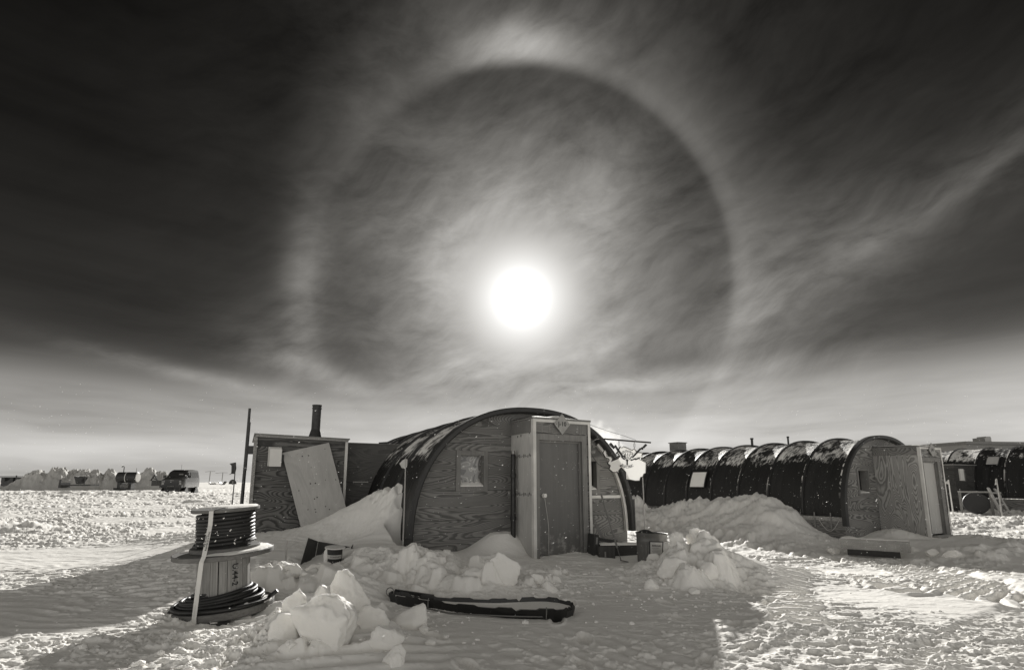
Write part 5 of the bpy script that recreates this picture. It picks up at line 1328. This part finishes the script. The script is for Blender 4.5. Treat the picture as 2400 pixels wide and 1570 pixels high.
# ------------------------------------------------------------------ third hut at far right
H3, B3 = 3.15, .6
F3 = Frame((24.93, 22.85, -.02))
hut3 = thing('arched_hut', 'dark arched canvas hut cut off by the right edge of the picture, snow speckled roof', 'hut', F3.o, (0, 0, ANG), 'arched canvas huts')
canvas_cover(hut3, 'canvas3', H3, B3, 9, 2, sag=.07); ribs(hut3, H3, B3, 9, 0); end_wall(hut3, 'ply_front', H3, B3, [], y=10.9, name='rear_wall'); end_wall(hut3, 'ply_front', H3, B3, [], y=.03)
MB().span((-.02, -.02, -.2), (.0, 10.9, B3 - .02)).build('floor_skirt', 'ply_front', hut3)
fwin = flank_window(hut3, 2.75, 3.25, .20, .275, H3, B3, 'offwhite')
vb, zb_ = 3.66, 2.2
box3 = thing('plywood_entrance', 'dark plywood box entrance with a white board, on the flank of the far right hut', 'entrance', F3.w(-1.9, vb, 0), (0, 0, ANG))
MB().span((0, 0, -.3), (2.3, 1.5, zb_)).build('entrance_wall', 'ply_dark', box3)
MB().span((-.05, -.05, zb_ + .002), (2.32, 1.5, zb_ + .04)).build('entrance_roof', 'frosty', box3)
MB().span((.42, -.06, 1.45), (.80, -.003, 2.02)).build('white_board', 'white', box3); MB().span((.81, -.03, 1.42), (1.0, -.003, 2.0)).build('shutter', 'trim', box3)
tk = at(2292, 1205, 23.2); tank3 = thing('drum_tank', 'black round fuel drum on a timber stand beside the ladder at far right', 'fuel drum', (tk.x, tk.y, tk.z), (0, 0, R(-42)))
MB().lathe([(0, -.6), (.44, -.6), (.46, -.57), (.46, .57), (.44, .6), (0, .6)], 28, Matrix.Translation((0, 0, .50)) @ Matrix.Rotation(R(90), 4, 'X')).build('drum', 'black', tank3, True)
MB().lathe([(0, 0), (.07, 0), (.07, .06), (0, .07)], 12, Matrix.Translation((.05, -.35, .96))).build('filler_cap', 'steel', tank3, True)
for x in (-.50, .50): MB().span((x - .05, -.72, -.25), (x + .05, -.62, 1.0)).build('post', 'trim', tank3)
MB().span((-.56, -.73, .95), (.56, -.70, 1.02)).build('cross_bar', 'frosty', tank3)
lt, lb_ = at(2316, 1143, 22.4), at(2352, 1212, 21.6); ld = thing('ladder', 'pale wooden ladder leaning by the drum at far right', 'ladder', lb_)
rt, rb = at(2331, 1145, 22.9), at(2367, 1203, 22.1)
MB().beam((0, 0, 0), lt - lb_, .10, .05, (0, 1, 0)).build('rail', 'bamboo', ld); MB().beam(rb - lb_, rt - lb_, .10, .05, (0, 1, 0)).build('rail', 'bamboo', ld)
for f in (.12, .38, .62): MB().beam((lt - lb_) * f, (rb - lb_).lerp(rt - lb_, f), .05, .06).build('rung', 'bamboo', ld)
ps = at(2352, 1207, 22.8); ws = thing('timber_frame', 'low timber frame of posts and a rail behind the ladder at far right', 'frame', (ps.x, ps.y, ps.z - .2), (0, 0, ANG))
MB().span((0, 0, 0), (.09, .09, 1.12)).build('post', 'trim', ws); MB().span((-.78, 0, 1.121), (.12, .09, 1.19)).build('rail', 'frosty', ws)
# far block buildings
b0 = at(2278, 1130, 62); b1_ = thing('distant_building', 'long flat roofed grey building showing above the far right hut', 'building', (b0.x, b0.y, 0), (0, 0, R(8)))
zt_ = at(2278, 1041, 62).z; MB().span((0, 0, -.5), (30, 10, zt_)).build('walls', 'grey', b1_); MB().span((-.3, -.3, zt_ + .01), (30.3, 10.3, zt_ + .35)).build('roof', 'dull_steel', b1_)
v_ = at(2323, 1041, 63); v2 = at(2347, 1032, 63); rv = MB().span((v_.x - b0.x, 1, zt_ + .36), (v2.x - b0.x - .4, 2.5, zt_ + .95)); rv.span((v_.x - b0.x + .3, 1.1, zt_ + .952), (v_.x - b0.x + 1.0, 2.2, zt_ + 1.1)); rv.build('roof_unit', 'steel', b1_)

# ------------------------------------------------------------------ far left: snow bank and machinery
crest = [(-80, 1150), (0, 1143), (25, 1135), (45, 1127), (65, 1113), (80, 1106), (92, 1103), (108, 1108), (120, 1101), (145, 1102), (165, 1109), (180, 1105), (200, 1104), (215, 1109), (228, 1102), (242, 1113), (252, 1102), (265, 1103), (277, 1113), (300, 1110), (330, 1109), (350, 1101), (368, 1105), (388, 1107), (400, 1124), (415, 1133)]
RB0 = 96.0
pa = [];
for a, b in crest: d = ray(a, b); pa.append((math.degrees(math.atan2(d.x, d.y)), CAMH + d.z / math.hypot(d.x, d.y) * RB0))
pa = np.array(pa); TT = np.linspace(pa[0, 0], pa[-1, 0], 420); RR = np.linspace(92, 122, 130)
tg, rg_ = np.meshgrid(TT, RR); xg = rg_ * np.sin(np.radians(tg)); yg = rg_ * np.cos(np.radians(tg)); ch_ = np.interp(tg, pa[:, 0], pa[:, 1])
prof_ = np.where(rg_ < RB0, ss(rg_, 91.8, RB0) ** .8, 1 - ss(rg_, RB0, 122)); f_ = fbm(xg * .45, yg * .45, 500, 4, .6); f2_ = np.abs(fbm(xg * .9, yg * .9, 510, 3, .6))
zg = (ch_ - .05) * prof_ * (1 + .05 * f_) + prof_ * (f_ * .20 - f2_ * .24 + fbm(xg * 2.2, yg * 2.2, 530, 3, .6) * .16 + fbm(xg * .8 + 9, yg * .5, 535, 3, .6) * .28 + .12) + .15 * (rg_ < RB0) * 0 - .05
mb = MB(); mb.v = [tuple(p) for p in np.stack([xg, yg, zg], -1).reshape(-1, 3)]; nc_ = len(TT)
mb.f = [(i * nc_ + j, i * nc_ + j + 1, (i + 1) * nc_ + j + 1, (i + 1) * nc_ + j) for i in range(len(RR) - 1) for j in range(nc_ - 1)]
M['bank'] = snowmat('snow_bank', .50, 0, 1.0); kind(mb.build('snow_bank', 'bank', None, True), 'structure')  # darker than the ground snow, deepening the bank's shade in its colour
def gzz(x, y): return gz(x, y)
# fuel tank on skid
YT = 70; g = at(297, 1146, YT); ftk = thing('fuel_tank', 'black horizontal fuel tank on a skid with a hooked vent pipe, before the snow bank', 'fuel tank', g, (0, 0, R(8)))
s_ = YT / 1217
MB().lathe([(0, -21 * s_), (11 * s_, -21 * s_), (12.5 * s_, -20 * s_), (12.5 * s_, 20 * s_), (11 * s_, 21 * s_), (0, 21 * s_)], 28, Matrix.Translation((0, 0, 27 * s_)) @ Matrix.Rotation(R(90), 4, 'Y')).build('tank_body', 'black', ftk, True)
MB().lathe([(0, 0), (11 * s_, 0), (10 * s_, .05), (0, .06)], 24, Matrix.Translation((21 * s_ + .01, 0, 27 * s_)) @ Matrix.Rotation(R(90), 4, 'Y')).build('end_cap', 'offwhite', ftk, True)
MB().tube([(-11 * s_, 0, 38 * s_), (-11 * s_, 0, 51 * s_), (-12.5 * s_, 0, 53 * s_), (-15 * s_, 0, 53 * s_), (-16 * s_, 0, 50.5 * s_)], .055, 8).build('vent_pipe', 'black', ftk, True)
MB().tube([(16 * s_, 0, 38 * s_), (16 * s_, 0, 49 * s_)], .03, 6).build('whip_antenna', 'grey', ftk)
for x in (-14 * s_, 9 * s_): MB().span((x - .2, -.45, 0), (x + .2, .45, 16 * s_)).build('saddle', 'black', ftk)
MB().span((-24 * s_, -.5, -.15), (12 * s_, .5, 3 * s_)).build('skid', 'dark_wood', ftk); MB().lathe([(0, -8 * s_), (4 * s_, -8 * s_), (4 * s_, 8 * s_), (0, 8 * s_)], 14, Matrix.Translation((0, -.6, 8 * s_)) @ Matrix.Rotation(R(90), 4, 'Y')).build('pump_drum', 'dull_steel', ftk, True)
MB().add([((12.8 * s_) * math.sin(R(a)) * 0 - .05 + dx_, -(12.9 * s_) * math.cos(R(a)), 27 * s_ + 12.9 * s_ * math.sin(R(a))) for a in range(-60, 91, 10) for dx_ in (-.05, .05)], [(2 * k, 2 * k + 1, 2 * k + 3, 2 * k + 2) for k in range(15)]).build('tie_strap', 'offwhite', ftk, True)
# flatbed cargo sled with bucket
YM = 68; s_ = YM / 1217; g = at(185, 1140, YM); sl2 = thing('freight_sled', 'dark flatbed freight sled with a tilted hopper, in front of the snow bank', 'sled', g, (0, 0, R(4)))
MB().span((-35 * s_, -.8, 2 * s_), (35 * s_, .8, 5 * s_)).build('deck', 'black', sl2)
m = MB().add([(-8 * s_, -.5, 24 * s_), (12 * s_, -.5, 22 * s_), (5 * s_, -.4, 7 * s_), (-2 * s_, -.4, 6 * s_), (-8 * s_, .5, 24 * s_), (12 * s_, .5, 22 * s_), (5 * s_, .4, 7 * s_), (-2 * s_, .4, 6 * s_)], [(0, 3, 2, 1), (4, 5, 6, 7), (0, 4, 7, 3), (1, 2, 6, 5), (3, 7, 6, 2)]).build('hopper', 'black', sl2)
MB().beam((8 * s_, -.4, 16 * s_), (17 * s_, -.4, 24 * s_), .12, .12).build('boom', 'black', sl2); MB().beam((17 * s_, -.4, 24 * s_), (16 * s_, -.4, 5 * s_), .08, .08).build('strut', 'black', sl2)
MB().span((-35 * s_, -.8, -3 * s_), (-30 * s_, .8, 16 * s_ * .6)).build('headboard', 'black', sl2)
for x in (-33 * s_, -31 * s_): MB().span((x - .06, -.82, 0), (x + .06, -.7, 16 * s_)).build('stake', 'black', sl2)
# loading platform far left
YP_ = 88; s_ = YP_ / 1217; g = at(20, 1134, YP_); pf = thing('raised_platform', 'dark raised platform on two thick legs at the far left edge', 'platform', g, (0, 0, R(2)))
MB().span((-20 * s_, -1, 14.6 * s_), (34 * s_, 1, 16.2 * s_)).build('deck', 'black', pf); MB().span((-25 * s_, -1, 17.5 * s_), (28 * s_, .2, 18.4 * s_)).build('rail', 'black', pf)
for x in (-7, 12, 25): MB().span((x * s_, -.9, 0 - .5), ((x + 8) * s_, .9, 14.5 * s_)).build('leg', 'black', pf)
MB().span((26 * s_, -1, 16.3 * s_), (28 * s_, -.9, 20 * s_)).build('post', 'black', pf)
# small gabled crate
YC = 66; s_ = YC / 1217; g = at(368, 1138, YC); cf = thing('gabled_crate', 'small dark crate with an open triangular frame on top, left of the van', 'crate', g, (0, 0, R(-12)))
MB().span((-7 * s_, -.5, 0), (9 * s_, .5, 11.5 * s_)).build('crate_body', 'card', cf); MB().span((-12 * s_, -.6, 11.6 * s_), (12 * s_, .6, 12.6 * s_)).build('lid', 'black', cf)
for a_, b_ in (((-9, 12.6), (0, 25)), ((0, 25), (9, 12.6)), ((-5, 18), (7, 14))): MB().beam((a_[0] * s_, -.5, a_[1] * s_), (b_[0] * s_, -.5, b_[1] * s_), .12, .12).build('gable_bar', 'black', cf)
# antennas on the horizon
for (px, y0, y1, xa_, xb_, lb) in ((490, 1131, 1104.5, 478, 502, 'thin antenna mast with a crossbar, nearest to the van'), (519.5, 1132, 1107.5, 503, 531, 'thin antenna mast with a drooping crossbar, nearest to the black flag')):
    Ya = 110; s_ = Ya / 1217; g = at(px, y0, Ya); an = thing('antenna_mast', lb, 'antenna', g, (0, 0, 0), 'antennas on the horizon'); h_ = (y0 - y1) * s_
    MB().tube([(0, 0, -.3), (0.05, 0, h_)], .07, 6).build('mast', 'grey', an); MB().tube([((xa_ - px) * s_, 0, h_ - .12), (0, 0, h_), ((xb_ - px) * s_, 0, h_ - .02)], .035, 5).build('crossbar', 'dull_steel', an)
Ya = 100; s_ = Ya / 1217
g = at(502, 1135, Ya); t = thing('runner_sled', 'small dark sled with an upright handle, left of the two far sleds', 'sled', g, (0, 0, .1), 'small sleds on the horizon')
MB().span((-8 * s_, -.4, 0), (8 * s_, .4, .8 * s_)).build('deck', 'black', t); MB().beam((-8 * s_, 0, .8 * s_), (-11 * s_, 0, 6 * s_), .2, .1).build('handle', 'black', t); MB().beam((1 * s_, 0, 3 * s_), (-1 * s_, 0, 7 * s_), .08, .08).build('post', 'grey', t); MB().span((-8 * s_, -.4, .81 * s_), (2 * s_, .4, 3.2 * s_)).build('load', 'dull_steel', t)
g = at(521, 1136, Ya); t = thing('runner_sled', 'curved dark sled like a boat, right of the two far sleds', 'sled', g, (0, 0, .1), 'small sleds on the horizon')
m = MB(); vs = []
for k in range(11):
    f = k / 10 * 2 - 1; z = 6.5 * s_ * abs(f) ** 2.2
    vs += [(f * 7 * s_, -.5, z), (f * 7 * s_, .5, z), (f * 6 * s_, .5, z + 1.8 * s_), (f * 6 * s_, -.5, z + 1.8 * s_)]
m.add(vs, [(k * 4 + a, k * 4 + (a + 1) % 4, k * 4 + 4 + (a + 1) % 4, k * 4 + 4 + a) for k in range(10) for a in range(4)]).build('hull', 'black', t); MB().beam((-5.5 * s_, 0, 3 * s_), (-6 * s_, 0, 9 * s_), .12, .12).build('post', 'black', t)
g = at(545, 1133, 105); s_ = 105 / 1217; t = thing('dome_hut', 'tiny dark half round hut on the horizon behind the black flag', 'hut', g, (0, 0, ANG))
vs = []; n = 16
for y in (0, 2.5):
    for k in range(n + 1): a = math.pi * k / n; vs.append((-8.2 * s_ * math.cos(a) , y, -.1 + 11 * s_ * math.sin(a)))
MB().add(vs, [(k, k + 1, n + 2 + k, n + 1 + k) for k in range(n)] + [tuple(range(n + 1)), tuple(range(n + 1, 2 * n + 2))[::-1]]).build('shell', 'card', t)
MB().span((-1.5 * s_, -.05, -.2), (1.5 * s_, -.01, 6 * s_)).build('hut_door', 'dull_steel', t)

# ------------------------------------------------------------------ tracked van
YV = 55.0; g = at(421, 1161, YV); g.z = gz(g.x, g.y); van = thing('tracked_van', 'dark van on crawler tracks facing the camera, parked on the snow at left', 'van', g, (0, 0, R(15)))
# stations along the body: y (front negative), half width low, half width roof, z bottom, belt, roof
ST = [(-2.62, .86, None, .78, 1.42), (-2.50, .95, None, .70, 1.60), (-1.75, .99, None, .70, 1.74), (-1.35, 1.0, None, .70, 1.80)]
M['van_paint'] = plain('van_paint', .05, .22, .0, var=.05); 
def ringv(y, hw, zb, belt, roof, rw):
    return [(-hw, y, zb), (-hw * 1.01, y, (zb + belt) / 2), (-hw * .985, y, belt), (-rw, y, roof - .08), (-rw + .12, y, roof), (rw - .12, y, roof), (rw, y, roof - .08), (hw * .985, y, belt), (hw * 1.01, y, (zb + belt) / 2), (hw, y, zb)]
secs = [ringv(-2.60, .86, .80, 1.36, 1.46, .84), ringv(-2.48, .96, .72, 1.48, 1.60, .90), ringv(-1.80, 1.0, .70, 1.62, 1.74, .93), ringv(-1.35, 1.0, .70, 1.68, 1.80, .93), ringv(-.78, 1.0, .70, 1.70, 2.42, .80), ringv(-.5, 1.0, .70, 1.70, 2.50, .81), ringv(1.0, 1.0, .70, 1.70, 2.56, .82), ringv(2.4, 1.0, .70, 1.70, 2.54, .82), ringv(2.62, .97, .76, 1.66, 2.40, .80)]
vs = [p for s in secs for p in s]; n = 10
fs = [(i * n + k, i * n + (k + 1) % n, (i + 1) * n + (k + 1) % n, (i + 1) * n + k) for i in range(len(secs) - 1) for k in range(n)] + [tuple(range(n))[::-1], tuple((len(secs) - 1) * n + k for k in range(n))]
body = MB().add(vs, fs).build('body', 'van_paint', van, True)
def vq(pts, name, mat, parent=van, label=None): o = MB().add(pts, [tuple(range(len(pts)))]).build(name, mat, parent); return o
vq([(-.86, -1.38, 1.80), (.86, -1.38, 1.80), (.70, -.80, 2.41), (-.70, -.80, 2.41)], 'windshield', 'glass')
vq([(.10, -1.20, 2.0), (.52, -1.20, 2.0), (.50, -1.12, 2.12), (.12, -1.12, 2.12)], 'dash_paper', 'grey')
for s in (-1, 1):
    vq([(s * 1.0, -1.15, 1.74), (s * 1.0, -.35, 1.74), (s * .86, -.40, 2.32), (s * .88, -.75, 2.30)], 'side_window', 'glass'); vq([(s * 1.0, -.2, 1.74), (s * 1.0, 2.2, 1.74), (s * .87, 2.2, 2.34), (s * .87, -.2, 2.32)], 'side_window', 'glass')
    MB().box((s * 1.16, -1.22, 1.82), (.24, .10, .28)).beam((s * .96, -1.2, 1.76), (s * 1.1, -1.2, 1.78), .05, .05).build('mirror', 'black', van)
    hl = MB().lathe([(0, 0), (.105, 0), (.11, .02), (.09, .05), (0, .06)], 16, Matrix.Translation((s * .76, -2.60, 1.10)) @ Matrix.Rotation(R(90), 4, 'X')).build('headlight', 'steel', van, True)
    for x in (.66, .78): MB().lathe([(0, 0), (.05, 0), (.05, .03), (0, .035)], 12, Matrix.Translation((s * x, -2.58, 1.31)) @ Matrix.Rotation(R(90), 4, 'X')).build('marker_light', 'steel', van, True)
    for y in (-1.6, 1.6):
        # crawler unit: triangular belt with wheels
        tr = MB(); o_ = [(-.62, .08), (.62, .08), (.70, .2), (.12, .78), (-.12, .78), (-.70, .2)]
        tr.prism([(a, b) for a, b in o_], .36, lambda a, b, c: (s * (.72 + c), y + a, b)).build('crawler_track', 'rubber', van)
MB().box((0, -2.63, 1.20), (1.22, .05, .46)).build('grille', 'black', van); MB().box((0, -2.665, 1.42), (.34, .02, .04)).build('grille_badge', 'steel', van)
MB().box((0, -2.72, .82), (1.98, .18, .26)).build('bumper', 'rubber', van); MB().tube([(-.3, -2.83, .84), (.3, -2.83, .84)], .05, 8).build('winch', 'dull_steel', van)
MB().span((-.72, -2.4, .25), (.72, 2.3, .69)).build('undercarriage', 'black', van); MB().tube([(0, -.3, 2.52), (0, -.3, 3.1)], .012, 5).build('antenna', 'black', van)
MB().span((-.5, -.9, 2.47), (.5, -.75, 2.53)).build('roof_light_bar', 'black', van)

# ------------------------------------------------------------------ steam drifting up behind the hut
m = bpy.data.materials.new('steam'); m.use_nodes = True; nt = m.node_tree; nt.nodes.clear(); ou = nt.nodes.new('ShaderNodeOutputMaterial'); pv = nt.nodes.new('ShaderNodeVolumePrincipled'); nt.links.new(pv.outputs[0], ou.inputs['Volume'])
p = objco(nt); x, y, z = sep(nt, p); pv.inputs['Color'].default_value = (.99, .99, .98, 1); pv.inputs['Anisotropy'].default_value = .35
nz = noise(nt, p, 1.1, 4, .6); a = (x + z * .55) / 1.9; b = y / 1.4; c = z / 2.3
rad_ = (a * a + b * b + c * c).sqrt(); den = (1.0 - rad_ + (nz - .5) * 1.7).smooth(.0, .8) * .30; nt.links.new(den.s, pv.inputs['Density'])
sm = at(1420, 1024, 55); v_, f_ = ICO[3]; mb = MB(); mb.v = [tuple(q * np.array([2.9, 2.0, 2.6])) for q in v_]; mb.f = f_
steam = mb.build('steam_plume', m, None); steam.location = (sm.x, sm.y, sm.z - .2); kind(steam, 'stuff')

# ------------------------------------------------------------------ ice crystals in the air
rng = random.Random(5); mb = MB(); V6 = [(1, 0, 0), (-1, 0, 0), (0, 1, 0), (0, -1, 0), (0, 0, 1), (0, 0, -1)]; F8 = [(0, 2, 4), (2, 1, 4), (1, 3, 4), (3, 0, 4), (2, 0, 5), (1, 2, 5), (3, 1, 5), (0, 3, 5)]
vv = []; ff = []
for k in range(4200):
    px, py = rng.uniform(-200, 2600), rng.uniform(-100, 1520) if k % 3 else rng.uniform(950, 1350)
    Y = rng.uniform(1.2, 8.5) if k % 2 else rng.uniform(3, 8.6)
    c = at(px, py, Y)
    if c.z < .1 or (py < 900 and k % 6 > 0): continue
    r_ = 00.00036 * Y * math.exp(rng.gauss(0, .35)); r_ = min(r_, .0030); st_ = rng.choice((1, 1, 1.6, 2.6))
    o_ = len(vv); vv += [(c.x + a * r_ * st_, c.y + b * r_, c.z + d * r_ + a * r_ * st_ * .4) for a, b, d in V6]; ff += [tuple(i + o_ for i in f) for f in F8]
mb.v = vv; mb.f = ff; m = bpy.data.materials.new('ice_crystal'); m.use_nodes = True; nt = m.node_tree; nt.nodes.clear(); ou = nt.nodes.new('ShaderNodeOutputMaterial')
d1 = nt.nodes.new('ShaderNodeBsdfDiffuse'); d1.inputs[0].default_value = (.95, .95, .94, 1); d2 = nt.nodes.new('ShaderNodeBsdfTranslucent'); d2.inputs[0].default_value = (.95, .95, .94, 1)
mx = nt.nodes.new('ShaderNodeMixShader'); mx.inputs[0].default_value = .6; nt.links.new(d1.outputs[0], mx.inputs[1]); nt.links.new(d2.outputs[0], mx.inputs[2]); nt.links.new(mx.outputs[0], ou.inputs[0])
fl = mb.build('ice_crystals', m, None); kind(fl, 'stuff')
